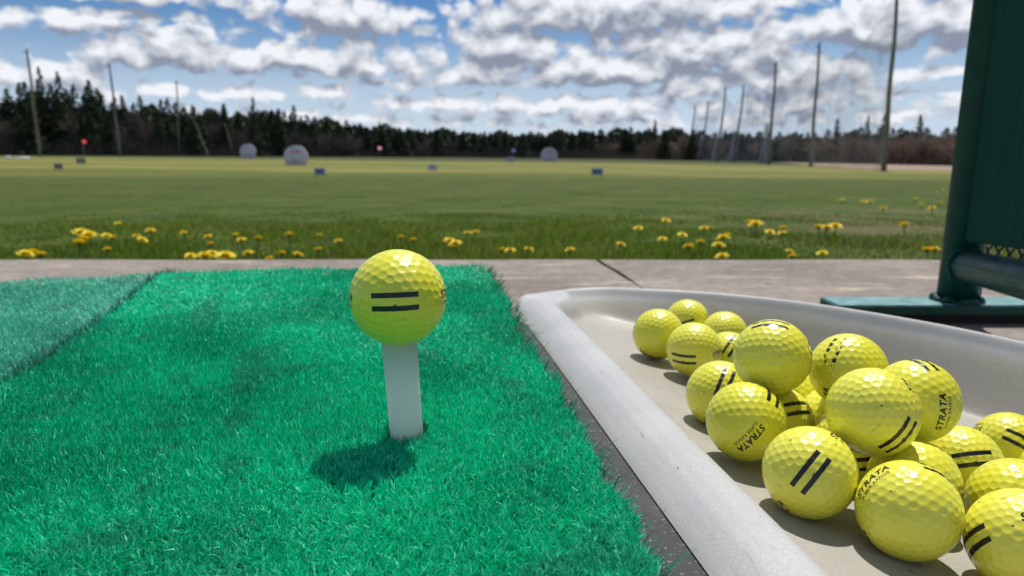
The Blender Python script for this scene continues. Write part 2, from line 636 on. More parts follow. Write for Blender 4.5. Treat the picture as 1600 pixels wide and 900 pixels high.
turf('turf_pile', mat_main, INV, 560000, .15, .885, 0, 0, MZ, .0061, .00048,
     [(.003, .46, .225), (.006, .76, .43), (.16, .90, .62)], keep_main, .72)
turf('turf_pile', mat_left, INVL, 270000, .28, .86, 0, 0,   .041, .0056, .00046,
     [(.09, .50, .355), (.16, .70, .51), (.50, .86, .72)], keep_left, .80)

# longer loose fibres standing up round the tee foot, along the right edge and along the seam
n = 900
yv = RNG.uniform(.2, .86, n)
xe = right_x(yv) + RNG.normal(-.001, .0025, n)
a_ = RNG.normal(-.1, .7, n)
me = blades('loose_fibre', xe, yv, np.full(n, .041), RNG.uniform(.008, .017, n), RNG.uniform(.0004, .0008, n),
            RNG.uniform(.5, 1.5, n), a_, M_turf, np.tile([.006, .26, .14], (n, 1)) * RNG.uniform(.5, 1.3, (n, 1)), .6)
o = link('edge_fringe', me, mat_main); o.location = INV
n = 2300
yv = RNG.uniform(.3, .84, n)
xe = seam_x(yv) - .002 + RNG.normal(0, .0035, n)
dark = np.where(RNG.random((n, 1)) < .55, np.array([[.015, .12, .085]]), np.array([[.04, .28, .20]]))
me = blades('loose_fibre', xe, yv, np.full(n, .036), RNG.uniform(.006, .017, n), RNG.uniform(.0004, .0009, n),
            RNG.uniform(.1, .9, n), RNG.uniform(0, 6.28, n), M_turf, dark * RNG.uniform(.6, 1.5, (n, 1)), .6)
o = link('seam_fringe', me, mat_left); o.location = INVL

# frayed black backing threads near the camera corner of the mat
M_thread = mat('black_thread', (.012, .012, .013), .7)
bm = bmesh.new()
rnd = random.Random(5)
for k in range(46):
    y0 = rnd.uniform(.205, .262)
    x0 = float(right_x(y0)) + rnd.uniform(-.004, .003)
    pts = []
    L = rnd.uniform(.006, .016)
    ph = rnd.uniform(0, 6)
    hd = rnd.uniform(-.5, .5)
    for i in range(9):
        s = i / 8
        pts.append((x0 + L * s * math.cos(hd) + .0008 * math.sin(ph + s * 14), y0 + L * s * math.sin(hd) + .0011 * math.cos(ph * 2 + s * 12), .0195 + .018 * (1 - s) ** 2 * rnd.uniform(.5, 1) + .0008 * math.sin(s * 20 + ph)))
    tube_bm(bm, pts, [.00032] * 9, 4)
o = link('frayed_thread', bm_mesh('frayed_thread', bm, M_thread), mat_main); o.location = INV

# ------------------------------------------------------------------ golf balls
BR = 0.02135


def ico_points(freq):
    ph = (1 + 5 ** .5) / 2
    v = np.array([(-1, ph, 0), (1, ph, 0), (-1, -ph, 0), (1, -ph, 0), (0, -1, ph), (0, 1, ph), (0, -1, -ph), (0, 1, -ph),
                  (ph, 0, -1), (ph, 0, 1), (-ph, 0, -1), (-ph, 0, 1)], float)
    f = [(0, 11, 5), (0, 5, 1), (0, 1, 7), (0, 7, 10), (0, 10, 11), (1, 5, 9), (5, 11, 4), (11, 10, 2), (10, 7, 6), (7, 1, 8),
         (3, 9, 4), (3, 4, 2), (3, 2, 6), (3, 6, 8), (3, 8, 9), (4, 9, 5), (2, 4, 11), (6, 2, 10), (8, 6, 7), (9, 8, 1)]
    S = set()
    for a, b, c in f:
        for i in range(freq + 1):
            for j in range(freq + 1 - i):
                q = (v[a] * i + v[b] * j + v[c] * (freq - i - j))
                q /= np.linalg.norm(q)
                S.add(tuple(np.round(q, 5)))
    return np.array(sorted(S))


DIMP = ico_points(6)
# turn the pattern so that no dimple row lines up with the print
_rot = np.array(Matrix.Rotation(.4, 3, 'X') @ Matrix.Rotation(.23, 3, 'Y'))
DIMP = DIMP @ _rot.T
SPAN = math.acos(np.sort(DIMP @ DIMP[3])[-2]) * .5
EDG = SPAN * .95


def dimple_r(U):
    """radius of the dimpled surface for unit vectors U"""
    c = np.max(U @ DIMP.T, 1)
    a = np.arccos(np.clip(c, -1, 1)) / EDG
    prof = np.clip(1 - a * a, 0, 1)
    prof = prof * prof * (3 - 2 * prof)
    return BR - .00023 * prof


bm = bmesh.new()
bmesh.ops.create_icosphere(bm, subdivisions=7, radius=1)
ball_me = bm_mesh('golf_ball', bm, None, True)
co = np.empty(len(ball_me.vertices) * 3, np.float32)
ball_me.vertices.foreach_get('co', co)
co = co.reshape(-1, 3)
co /= np.linalg.norm(co, axis=1)[:, None]
co = co * dimple_r(co)[:, None]
ball_me.vertices.foreach_set('co', co.astype(np.float32).ravel())
ball_me.update()


def b_ball(n, b, nt):
    P = objc(n)
    ob = n.n('ShaderNodeObjectInfo').outputs['Random']
    n1 = n.noise(n.v('ADD', P, n.n('ShaderNodeCombineXYZ', i={0: ob, 1: ob}).outputs[0]), 60, 4, .6)
    c = n.mix(ob, (.74, .72, .040), (.84, .80, .080))
    c = n.mix(n.m('MULTIPLY', n.sstep(n1, .52, .78), .35), c, (.62, .62, .07))
    scf = n.noise(n.v('MULTIPLY', n.v('ADD', P, n.n('ShaderNodeCombineXYZ', i={0: n.m('MULTIPLY', ob, 7.0), 2: ob}).outputs[0]), (1, 1, 3.5)), 95, 3, .6)
    c = n.mix(n.m('MULTIPLY', n.sstep(scf, .66, .74), .55), c, (.34, .36, .08))
    sp = n.noise(P, 260, 2, .5)
    c = n.mix(n.sstep(sp, .72, .76), c, (.12, .11, .03))
    nt.links.new(c, b.inputs['Base Color'])
    nt.links.new(n.sstep(n1, .3, .7, .25, .42), b.inputs['Roughness'])
    b.inputs['Coat Weight'].default_value = .18
    b.inputs['Coat Roughness'].default_value = .08
    bump(n, b, nt, n.noise(P, 500, 3, .6), .06, .0003)


M_ball = mat('yellow_ball_cover', build=b_ball, spec=.5)
ball_me.materials.append(M_ball)
M_print = mat('black_print', (.012, .012, .016), .35)


def wrap(me_src_bm, frame, name, wear=0.0, seed=0):
    """bend a flat print (x along, y up; metres) onto the dimpled sphere. frame = (normal, along, up)"""
    bm = me_src_bm
    nrm, al, up = [np.array(v, float) for v in frame]
    P = np.array([v.co[:] for v in bm.verts])
    L = np.hypot(P[:, 0], P[:, 1]) + 1e-12
    th_ = L / BR
    U = nrm * np.cos(th_)[:, None] + (al * (P[:, 0] / L)[:, None] + up * (P[:, 1] / L)[:, None]) * np.sin(th_)[:, None]
    rad = dimple_r(U)
    if wear:
        r_ = random.Random(seed)
        kill = []
        bm.verts.index_update()
        for f in bm.faces:
            ids = [v.index for v in f.verts]
            dd = float(np.mean(rad[ids]))
            if dd > BR - .00023 * wear:
                kill.append(f)
        W_ = U * (rad + .00004)[:, None]
        for v, c in zip(bm.verts, W_):
            v.co = c
        bmesh.ops.delete(bm, geom=kill, context='FACES')
    else:
        W_ = U * (rad + .00004)[:, None]
        for v, c in zip(bm.verts, W_):
            v.co = c
    return bm_mesh(name, bm, M_print, True)


def bars_bm(short=False):
    bm = bmesh.new()
    for y0 in (.00285, -.00285):
        nx, ny = 40, 5
        L, H = .0206, .0023
        x1 = L / 2
        g_ = [[bm.verts.new((-L / 2 + (x1 + L / 2) * i / nx, y0 - H / 2 + H * j / ny, 0)) for j in range(ny + 1)] for i in range(nx + 1)]
        for i in range(nx):
            for j in range(ny):
                bm.faces.new((g_[i][j], g_[i + 1][j], g_[i + 1][j + 1], g_[i][j + 1]))
    return bm


def text_bm(lines):
    bm = bmesh.new()
    for txt, size, yo, shear, off, spc in lines:
        cu = bpy.data.curves.new('lettering', 'FONT')
        cu.body = txt
        cu.size = size
        cu.align_x = 'CENTER'
        cu.align_y = 'CENTER'
        cu.shear = shear
        cu.offset = off
        cu.space_character = spc
        cu.resolution_u = 3
        ob = bpy.data.objects.new('tmp', cu)
        COL.objects.link(ob)
        dg = bpy.context.evaluated_depsgraph_get()
        me = bpy.data.meshes.new_from_object(ob.evaluated_get(dg))
        for v in me.vertices:
            v.co.y += yo
        bm.from_mesh(me)
        bpy.data.objects.remove(ob)
    for _ in range(4):
        ed = [e for e in bm.edges if e.calc_length() > .0008]
        if not ed:
            break
        bmesh.ops.subdivide_edges(bm, edges=ed, cuts=1)
        bmesh.ops.triangulate(bm, faces=bm.faces)
    return bm


def logo():
    return text_bm([('STRATA', .0050, .0012, .25, .00019, 1.10), ('SUPER RANGE', .0025, -.0026, 0, .00003, 1.12)])


Xp, Yp, Zp = (1, 0, 0), (0, 1, 0), (0, 0, 1)
neg = lambda v: tuple(-c for c in v)
ME_bars = [wrap(bars_bm(), (Xp, Yp, Zp), 'stripe_mark'), wrap(bars_bm(), (neg(Xp), neg(Yp), Zp), 'stripe_mark')]
ME_worn = wrap(bars_bm(), (Xp, Yp, Zp), 'stripe_mark', wear=.42)
ME_text = [wrap(logo(), (Yp, neg(Xp), Zp), 'brand_lettering'), wrap(logo(), (neg(Yp), Xp, Zp), 'brand_lettering')]


def ball_rot(c, spec):
    """orientation from where a print is seen: kind, (x right, y up) in ball radii, direction angle in the picture"""
    kind, dx, dy, ang = spec
    c = Vector(c)
    fwd = (c - Vector((0, 0, EYE))).normalized()
    rt = fwd.cross(Vector((0, 0, 1))).normalized()
    up = rt.cross(fwd)
    dz = math.sqrt(max(0, 1 - dx * dx - dy * dy))
    nrm = rt * dx + up * dy - fwd * dz
    if kind == 'back':
        nrm = rt * dx + up * dy + fwd * dz
    tan = rt * math.cos(R(ang)) + up * math.sin(R(ang))
    tan = (tan - nrm * tan.dot(nrm)).normalized()
    if kind in ('bars', 'back'):
        Xa, Ya = nrm, tan
    elif kind == 'text+':
        Ya, Xa = nrm, -tan
    else:
        Ya, Xa = -nrm, tan
    Za = Xa.cross(Ya)
    return Matrix((Xa, Ya, Za)).transposed().to_euler()


def golf_ball(c, spec, label, group=None, worn=False):
    o = link('golf_ball', ball_me)
    o.location = c
    o.rotation_euler = ball_rot(c, spec)
    tag(o, label, 'golf ball', group)
    link('stripe_mark', ME_worn if worn else ME_bars[0], o)
    link('stripe_mark', ME_bars[1], o)
    for m_ in ME_text:
        link('brand_lettering', m_, o)
    return o


golf_ball((-.0507, .3227, .116), ('bars', -.067, -.09, 1), 'yellow golf ball with two black stripes balanced on the white tee')

BALLS = {
    1: ((.1237, .6078, .0278), ('bars', -.28, -.93, -18), 'leftmost yellow golf ball of the pile, nearly blank, stripes turned down to the tray'),
    2: ((.1733, .7122, .0149), ('back', .1, .2, 20), 'farthest yellow golf ball of the pile, half hidden near the far tray wall'),
    3: ((.1429, .5621, .0267), ('bars', -.38, -.38, 6), 'yellow golf ball with level stripes low on its left, beside the leftmost pile ball'),
    4: ((.1989, .6731, .0113), ('text+', .15, .0, 176), 'yellow golf ball showing upside down small lettering, just right of the farthest pile ball'),
    5: ((.1772, .584, .0139), ('bars', .1, .48, 62), 'yellow golf ball, short steep stripes, half hidden by raised left ball'),
    6: ((.1322, .4488, .0282), ('bars', .12, .37, 72), 'yellow golf ball with steep stripes, directly behind the ball with diagonal lettering'),
    7: ((.1475, .4054, .0651), ('bars', -.1, .90, -8), 'blank faced yellow golf ball raised at the left, stripe across its crown'),
    8: ((.1274, .3822, .0355), ('text+', .11, -.39, -124), 'yellow golf ball with diagonal lettering reading down left and stripes at its upper right'),
    9: ((.1927, .4081, .0562), ('bars', -.39, .53, 86), 'yellow golf ball with worn broken upright stripes, raised at the back of the pile'),
    10: ((.1548, .4128, .0237), ('bars', .50, .42, 25), 'yellow golf ball wedged under the left top ball, its rising stripes just in view'),
    11: ((.1747, .3414, .0557), ('bars', .60, -.47, 60), 'topmost yellow golf ball mid pile, blank face, curved stripes at its lower right'),
    12: ((.2094, .367, .0525), ('text-', .64, -.2, 100), 'yellow golf ball with lettering reading straight upward, resting on top at the right'),
    13: ((.14, .3261, .0315), ('bars', .02, .0, 59), 'front left yellow golf ball, bold diagonal stripes centred on its face'),
    14: ((.1863, .3837, .0207), ('bars', .35, -.40, 8), 'yellow golf ball buried under the middle top ball, only slivers showing'),
    15: ((.1974, .3401, .0195), ('back', .1, .1, 0), 'yellow golf ball partly shaded, directly behind the frontmost ball of the pile'),
    16: ((.1729, .2996, .0259), ('text-', -.72, .42, 52), 'large frontmost yellow golf ball, blank face, lettering curling round its left side'),
    17: ((.2447, .3796, .0113), ('bars', .30, .22, 21), 'yellow golf ball with bold rising stripes, low right under the upward lettered ball'),
    18: ((.3068, .4306, .0003), ('bars', .30, .22, 162), 'yellow golf ball on the tray floor at the right edge, farthest back there'),
    19: ((.2419, .3305, .0134), ('back', .3, .3, 40), 'blank yellow golf ball at the right edge, just above the nearest corner ball'),
    20: ((.2124, .2835, .0202), ('bars', -.80, -.27, 32), 'nearest yellow golf ball, cut by the lower right corner, stripes at its lower left'),
    21: ((.3053, .3834, .0030), ('back', .3, .3, 40), 'sliver of a yellow golf ball at the extreme right edge of the photo'),
    22: ((.1962, .4274, .0183), ('back', .3, .3, 10), 'yellow golf ball hidden low beneath the worn striped ball at the back of the pile'),
    23: ((.1867, .469, .0181), ('back', .3, .3, 10), 'yellow golf ball peeking out between the two raised balls at the back of the pile'),
}
for k, (c, spec, lab) in BALLS.items():
    golf_ball(c, spec, lab, 'range balls heaped in the tray', worn=(k == 9))

# ------------------------------------------------------------------ tee
def b_tee(n, b, nt):
    P = objc(n)
    n1 = n.noise(n.v('MULTIPLY', P, (1, 1, .25)), 120, 4, .6)
    nt.links.new(n.mix(n.sstep(n1, .4, .8), (.88, .90, .88), (.78, .84, .82)), b.inputs['Base Color'])
    b.inputs['Subsurface Weight'].default_value = .5
    b.inputs['Subsurface Radius'].default_value = (.006, .008, .008)
    b.inputs['Subsurface Scale'].default_value = 1.0
    bump(n, b, nt, n1, .15, .0006)
    tr = n.n('ShaderNodeBsdfTranslucent', i={0: (.90, .97, .95, 1)})
    mx = n.n('ShaderNodeMixShader', i={0: .75, 1: b.outputs[0], 2: tr.outputs[0]})
    nt.links.new(mx.outputs[0], nt.nodes['Material Output'].inputs[0])


M_tee = mat('white_rubber', rough=.45, build=b_tee)
tee = empty('golf_tee', (TEE[0], TEE[1], .0385))
tag(tee, 'white rubber tube tee standing in the green turf under the yellow ball', 'golf tee')
bm = bmesh.new()
top_c = Vector((-.0507, .3227, .0962)); bot_c = Vector((TEE[0] + .0008, TEE[1] - .0025, .0385))
ax = (top_c - bot_c)
prof = [(0, .0078), (.3, .0077), (.6, .0077), (.9, .0079), (.985, .0080), (1.0, .0077)]
inner = [(1.0, .0066), (.9, .0064), (.5, .0062), (.02, .0062)]
seg = 64
rings = []
for s, r_ in prof + inner:
    rings.append([bm.verts.new(bot_c + ax * s + Vector((math.cos(2 * math.pi * k / seg) * r_, math.sin(2 * math.pi * k / seg) * r_, 0))) for k in range(seg)])
for r0, r1 in zip(rings, rings[1:]):
    for k in range(seg):
        bm.faces.new((r0[k], r0[(k + 1) % seg], r1[(k + 1) % seg], r1[k]))
bm.faces.new(rings[-1])
me = bm_mesh('tube', bm, M_tee, True)
o = link('tube', me, tee); o.location = -tee.location
bm = bmesh.new()
bmesh.ops.create_cone(bm, cap_ends=True, segments=48, radius1=.019, radius2=.017, depth=.003)
o = link('base_flange', bm_mesh('base_flange', bm, M_tee, False), tee); o.location = (0, 0, .0038)
# fibres leaning against the foot of the tee
n = 420
aa = RNG.uniform(0, 2 * np.pi, n)
rad_ = RNG.uniform(.0079, .0105, n)
me = blades('foot_fibre', TEE[0] + rad_ * np.cos(aa), TEE[1] + rad_ * np.sin(aa), np.full(n, .041), RNG.uniform(.008, .0145, n),
            RNG.uniform(.0004, .0008, n), RNG.uniform(.05, .45, n), aa + 3.14 + RNG.normal(0, 1.2, n), M_turf,
            np.tile([.006, .24, .13], (n, 1)) * RNG.uniform(.5, 1.2, (n, 1)), .4)
o = link('foot_fringe', me, mat_main); o.location = INV

# ------------------------------------------------------------------ tray
LEFT = [(.109, .0), (.0935, .12), (.0752, .25), (.0650, .32), (.0558, .383), (.0418, .48), (.0322, .545), (.0240, .60), (.0098, .69), (.0042, .72)]
FAR = [(.0030, .735), (.0095, .752), (.026, .766), (.048, .781), (.07, .794), (.1, .799), (.139, .791), (.204, .771), (.26, .738), (.305, .700), (.363, .629), (.4, .56),
       (.43, .47), (.447, .36), (.45, .25), (.44, .12), (.41, .02), (.35, -.04), (.25, -.06), (.17, -.05), (.12, -.025)]


def smooth_loop(pts, per=10):
    P = np.array(pts)
    n = len(P)
    out = []
    for i in range(n):
        p0, p1, p2, p3 = P[(i - 1) % n], P[i], P[(i + 1) % n], P[(i + 2) % n]
        # centripetal-ish catmull rom
        for k in range(per):
            s = k / per
            m1 = (p2 - p0) * .5 * min(1, np.linalg.norm(p2 - p1) / (np.linalg.norm(p2 - p0) * .5 + 1e-9))
            m2 = (p3 - p1) * .5 * min(1, np.linalg.norm(p2 - p1) / (np.linalg.norm(p3 - p1) * .5 + 1e-9))
            h00 = 2 * s**3 - 3 * s**2 + 1; h10 = s**3 - 2 * s**2 + s; h01 = -2 * s**3 + 3 * s**2; h11 = s**3 - s**2
            out.append(h00 * p1 + h10 * m1 + h01 * p2 + h11 * m2)
    return np.array(out)


OUT = smooth_loop(LEFT + FAR, 16)


def dist_poly(P, L, closed=False):
    L = np.array(L)
    A = L[:-1]; B = L[1:]
    d = np.full(len(P), 9.)
    for a, b in zip(A, B):
        ab = b - a
        t_ = np.clip(((P - a) @ ab) / (ab @ ab), 0, 1)
        d = np.minimum(d, np.linalg.norm(P - a - t_[:, None] * ab, axis=1))
    return d


nL = len(LEFT) * 16
LpolyL = np.vstack([OUT[:nL - 20]])
LpolyF = np.vstack([OUT[nL - 20:], OUT[:1]])
CEN = np.array([.24, .34])
rho = np.concatenate([np.linspace(0, .05, 12), np.linspace(.055, .4, 60), np.linspace(.41, .985, 45)])
A_ = np.array([.002, .74]); B_ = np.array([.078, .258]); u_ = (B_ - A_) / np.linalg.norm(B_ - A_); nn_ = np.array([-u_[1], u_[0]])


def ss(x): x = np.clip(x, 0, 1); return x * x * (3 - 2 * x)


def tray_z(P):
    dline = (P - A_) @ nn_
    fl = .006 - .19 * (dline - .1)
    fl = -.0215 + .004 * np.log1p(np.exp((fl + .0215) / .004))
    fl = fl - .0007
    dL = dist_poly(P, LpolyL)
    dF = dist_poly(P, LpolyF)
    # left rim: broad crest sliding down to the floor
    zl = np.interp(dL, [0, .003, .008, .014, .022, .032, .045, .06], [.0222, .0248, .0284, .0318, .0338, .0338, .0322, .0300])
    k = ss((dL - .030) / .040)
    zl = zl * (1 - k) + (np.minimum(fl, .03) - .02) * k
    # far rim: narrow rolled lip and a steep wall
    zf = np.interp(dF, [0, .0015, .004, .006, .009, .014], [.0225, .031, .0355, .0365, .0355, .030])
    k2 = ss((dF - .0070) / .052) ** .85
    zf = zf * (1 - k2) + (fl - .010) * k2
    dc = np.hypot(P[:, 0] - .004, P[:, 1] - .755)
    kc = ss((dc - .052) / .040)
    zcn = .0335 * (1 - kc) - .03 * kc
    # smooth maximum
    K = 900.
    m_ = np.maximum(np.maximum(fl, zl), np.maximum(zf, zcn))
    z = m_ + np.log(np.exp((fl - m_) * K) + np.exp((zl - m_) * K) + np.exp((zf - m_) * K) + np.exp((zcn - m_) * K)) / K
    capL = np.interp(dL, [0, .003, .008, .014, .022, .03], [.0222, .0248, .0284, .0318, .0345, .05])
    capF = np.interp(dF, [0, .0015, .004, .008, .014], [.0222, .0285, .0335, .0362, .0385])
    return np.minimum(z, np.minimum(capL, capF))


NO = len(OUT)
rings = []
for r_ in rho:
    P = CEN + (OUT - CEN) * (1 - r_)
    rings.append(np.column_stack([P, tray_z(P)]))
RG = np.array(rings)
# relax the heights a little to round creases
for _ in range(3):
    Z = RG[:, :, 2]
    Z2 = Z.copy()
    Z2[1:-1] = Z[1:-1] * .5 + (Z[:-2] + Z[2:]) * .25
    Z2[1:] = Z2[1:] * .6 + (np.roll(Z2[1:], 1, 1) + np.roll(Z2[1:], -1, 1)) * .2
    Z2[0] = Z[0]
    RG[:, :, 2] = Z2
und = []
for off, z in ((.0012, .0217), (.012, .0215), (.034, -.0238), (.2, -.0242)):
    P = CEN + (OUT - CEN) * (1 - off / .3)
    und.append(np.column_stack([P, np.full(NO, z)]))
ALL = list(reversed(und)) + [RG[0] - [0, 0, .00001]] + list(RG)
V = np.vstack(ALL + [np.array([[CEN[0], CEN[1], float(tray_z(CEN[None] + .001)[0])]]), np.array([[CEN[0], CEN[1], -.0242]])])
nrng = len(ALL)
I = np.arange(nrng * NO).reshape(nrng, NO)
q = np.stack([I[:-1], np.roll(I[:-1], -1, 1), np.roll(I[1:], -1, 1), I[1:]], -1)
q = np.delete(q, len(und), 0).reshape(-1, 4)
fi = list(q.ravel()); sz = [4] * len(q)
for k in range(NO):
    fi += [int(I[-1, k]), int(I[-1, (k + 1) % NO]), nrng * NO]; sz.append(3)
    fi += [int(I[0, (k + 1) % NO]), int(I[0, k]), nrng * NO + 1]; sz.append(3)


def b_tray(n, b, nt):
    P = pos(n)
    s = n.n('ShaderNodeSeparateXYZ', i={0: P})
    n1 = n.noise(P, 14, 5, .6)
    n2 = n.noise(P, 900, 3, .65)
    n3 = n.noise(P, 130, 3, .6)
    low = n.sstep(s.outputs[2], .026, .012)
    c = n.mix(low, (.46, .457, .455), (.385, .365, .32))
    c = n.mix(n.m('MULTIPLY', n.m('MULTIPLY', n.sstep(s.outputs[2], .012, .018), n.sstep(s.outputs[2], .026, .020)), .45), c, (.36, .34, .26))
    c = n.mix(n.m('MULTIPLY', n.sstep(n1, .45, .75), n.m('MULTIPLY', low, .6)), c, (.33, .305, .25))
    c = n.v('SCALE', c, sc=n.m('MULTIPLY', n.sstep(n2, .3, .7, .90, 1.08), n.sstep(n1, .3, .7, .95, 1.04)))
    sp = n.noise(n.v('MULTIPLY', P, (1, .6, 1)), 210, 2, .4)
    c = n.mix(n.sstep(sp, .765, .785), c, (.10, .09, .08))
    scr = n.noise(n.v('MULTIPLY', n.v('ADD', P, (.3, .1, 0)), (60, 9, 1)), 3.0, 2, .5)
    c = n.mix(n.m('MULTIPLY', n.m('MULTIPLY', n.sstep(scr, .66, .72), n.sstep(n1, .45, .6)), .5), c, (.30, .28, .24))
    nt.links.new(c, b.inputs['Base Color'])
    nt.links.new(n.sstep(n1, .3, .7, .40, .58), b.inputs['Roughness'])
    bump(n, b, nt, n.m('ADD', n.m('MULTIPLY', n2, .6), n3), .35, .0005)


M_tray = mat('moulded_plastic', rough=.5, spec=.35, build=b_tray)
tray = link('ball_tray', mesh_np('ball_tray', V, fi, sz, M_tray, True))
tag(tray, 'off white moulded plastic ball tray with rolled rim, heaped with yellow golf balls', 'ball tray')

# ------------------------------------------------------------------ green bay divider
def b_green(n, b, nt):
    P = objc(n)
    n1 = n.noise(P, 30, 5, .65)
    n2 = n.noise(P, 260, 4, .6)
    c = n.mix(n.sstep(n1, .3, .7), (.003, .044, .033), (.008, .070, .054))
    c = n.mix(n.sstep(n2, .66, .74), c, (.10, .22, .20))
    nt.links.new(c, b.inputs['Base Color'])
    nt.links.new(n.sstep(n1, .3, .7, .32, .55), b.inputs['Roughness'])
    bump(n, b, nt, n.m('ADD', n1, n.m('MULTIPLY', n2, .4)), .5, .002)


def b_board(n, b, nt):
    P = objc(n)
    st = n.v('MULTIPLY', P, (18, 18, .55))
    n1 = n.noise(st, 14, 5, .65)
    n2 = n.noise(P, 9, 4, .6)
    c = n.mix(n.sstep(n1, .3, .72), (.003, .040, .028), (.007, .072, .050))
    c = n.mix(n.m('MULTIPLY', n.sstep(n2, .5, .8), .4), c, (.008, .06, .055))
    chip = n.noise(P, 75, 2, .6)
    c = n.mix(n.sstep(chip, .74, .77), c, (.10, .13, .09))
    nt.links.new(c, b.inputs['Base Color'])
    bump(n, b, nt, n1, .5, .002)


M_green = mat('green_enamel', rough=.3, spec=.2, build=b_green)
M_board = mat('green_boards', rough=.75, spec=.05, build=b_board)


def b_plate(n, b, nt):
    P = pos(n)
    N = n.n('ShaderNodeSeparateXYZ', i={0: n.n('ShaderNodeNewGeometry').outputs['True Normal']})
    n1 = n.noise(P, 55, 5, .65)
    dust_sheen = n.mix(n.sstep(n1, .35, .7), (.10, .24, .23), (.22, .38, .38))
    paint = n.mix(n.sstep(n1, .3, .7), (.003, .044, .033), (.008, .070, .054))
    nt.links.new(n.mix(n.sstep(N.outputs[2], .4, .9), paint, dust_sheen), b.inputs['Base Color'])


# pale dust and sky reflection, both coloured into the bar's upward face
M_plate = mat('dusty_sky_sheen_enamel', rough=.5, spec=.25, build=b_plate)
M_wire = mat('coated_wire', (.006, .03, .024), .4)
M_dark = mat('rusty_steel_and_gap_shade', (.02, .014, .011), .8)


def wpt(px, py, Z):
    """world point for photo pixel at camera depth Z (used to read sizes off the photo once)"""
    return Vector((0, 0, EYE)) + px_dir(px, py) * Z


div = empty('bay_divider', (.545, .89, ZC))
tag(div, 'dark green steel and board bay divider on a flat foot plate at the right', 'divider')


def dpart(name, bm, m, parent=div, smooth=False, base=Vector((.545, .89, ZC))):
    o = link(name, bm_mesh(name, bm, m, smooth), parent)
    if parent is div:
        o.location = -base
    return o


# foot plate: a flat bar with bevelled edge, raised a few mm on the concrete
bm = bmesh.new()
box_bm(bm, .387, 1.15, .858, .912, -.0120, 0.0)
bmesh.ops.bevel(bm, geom=bm.edges[:], offset=.0015, segments=2, affect='EDGES')
dpart('foot_plate', bm, M_plate)
bm = bmesh.new()
box_bm(bm, .45, 1.15, .872, .905, ZC, -.0121)
dpart('gap_shade_block', bm, M_dark)  # near-black block stands in for the shadow gap under the bar
# post, leaning a touch like the rest of the frame
pb = Vector((.545, .888, .0))
t0_ = wpt(1537, 0, 1.0); kk = (pb.y) / t0_.y
d0 = px_dir(1556, 0)
ptop = Vector((0, 0, EYE)) + d0 * (pb.y / d0.y)
pd = (ptop - pb).normalized()
bm = bmesh.new()
tube_bm(bm, [pb, pb + pd * .95], [.0225, .0225], 40)
dpart('post', bm, M_green)
# weld bead at its foot
bm = bmesh.new()
ring = [(pb.x + .0250 * math.cos(a), pb.y + .0250 * math.sin(a), .002 + .002 * math.sin(a * 7)) for a in np.linspace(0, 2 * math.pi, 40)]
tube_bm(bm, ring, [.0045 + .0016 * math.sin(i * 1.9) for i in range(40)], 8)
dpart('weld_bead', bm, M_green)
# lower rail, coming toward the camera
ra = Vector((.545, .885, .0445)); rb = wpt(1600, 437, .70)
rdir = (rb - ra).normalized()
rend = ra + rdir * .62
bm = bmesh.new()
tube_bm(bm, [ra - rdir * .0, rend], [.0185, .0185], 40)
dpart('rail', bm, M_green)
ring = []
side_ = rdir.cross(Vector((0, 0, 1))).normalized(); upv = side_.cross(rdir)
bm = bmesh.new()
for a in np.linspace(0, 2 * math.pi, 36):
    ring.append(ra + rdir * (.021 + .004 * math.cos(2 * a)) + (side_ * math.cos(a) + upv * math.sin(a)) * .0200)
tube_bm(bm, ring, [.0036 + .0012 * math.sin(i * 2.3) for i in range(36)], 8)
dpart('weld_bead', bm, M_green)
# rear short leg seen between post and rail
bm = bmesh.new()
tube_bm(bm, [(.572, .908, -.001), (.572, .908, .05)], [.013, .013], 24)
dpart('strut', bm, M_green)
# panel: wide boards standing in the plane of the rail, a little to the camera side of it
nrm_p = side_ if side_.x < 0 else -side_
pz = pd
pl0 = ra + rdir * .041 + pz * .0295
for bi in range(3):
    w0 = bi * .255; w1 = w0 + .253
    bm = bmesh.new()
    q0 = pl0 + rdir * w0; q1 = pl0 + rdir * w1
    corners = [q0, q1, q1 + pz * .88, q0 + pz * .88]
    f_ = [bm.verts.new(c + nrm_p * .011) for c in corners]
    b__ = [bm.verts.new(c - nrm_p * .011) for c in corners]
    bm.faces.new(f_); bm.faces.new(list(reversed(b__)))
    for i in range(4):
        j = (i + 1) % 4
        bm.faces.new((f_[i], b__[i], b__[j], f_[j]))
    bmesh.ops.recalc_face_normals(bm, faces=bm.faces)
    bmesh.ops.bevel(bm, geom=bm.edges[:], offset=.002, segments=2, affect='EDGES')
    bo = dpart('board', bm, M_board)
    for (s_, h_) in ((.035, .045), (.035, .5), (.165, .045)):
        bm = bmesh.new()
        c = pl0 + rdir * (w0 + s_) + pz * h_ + nrm_p * .0112
        M_ = Matrix.Translation(c) @ nrm_p.to_track_quat('Z', 'Y').to_matrix().to_4x4()
        bmesh.ops.create_cone(bm, cap_ends=True, segments=12, radius1=.0022, radius2=.0016, depth=.0008, matrix=M_)
        link('nail', bm_mesh('nail', bm, M_dark), bo)
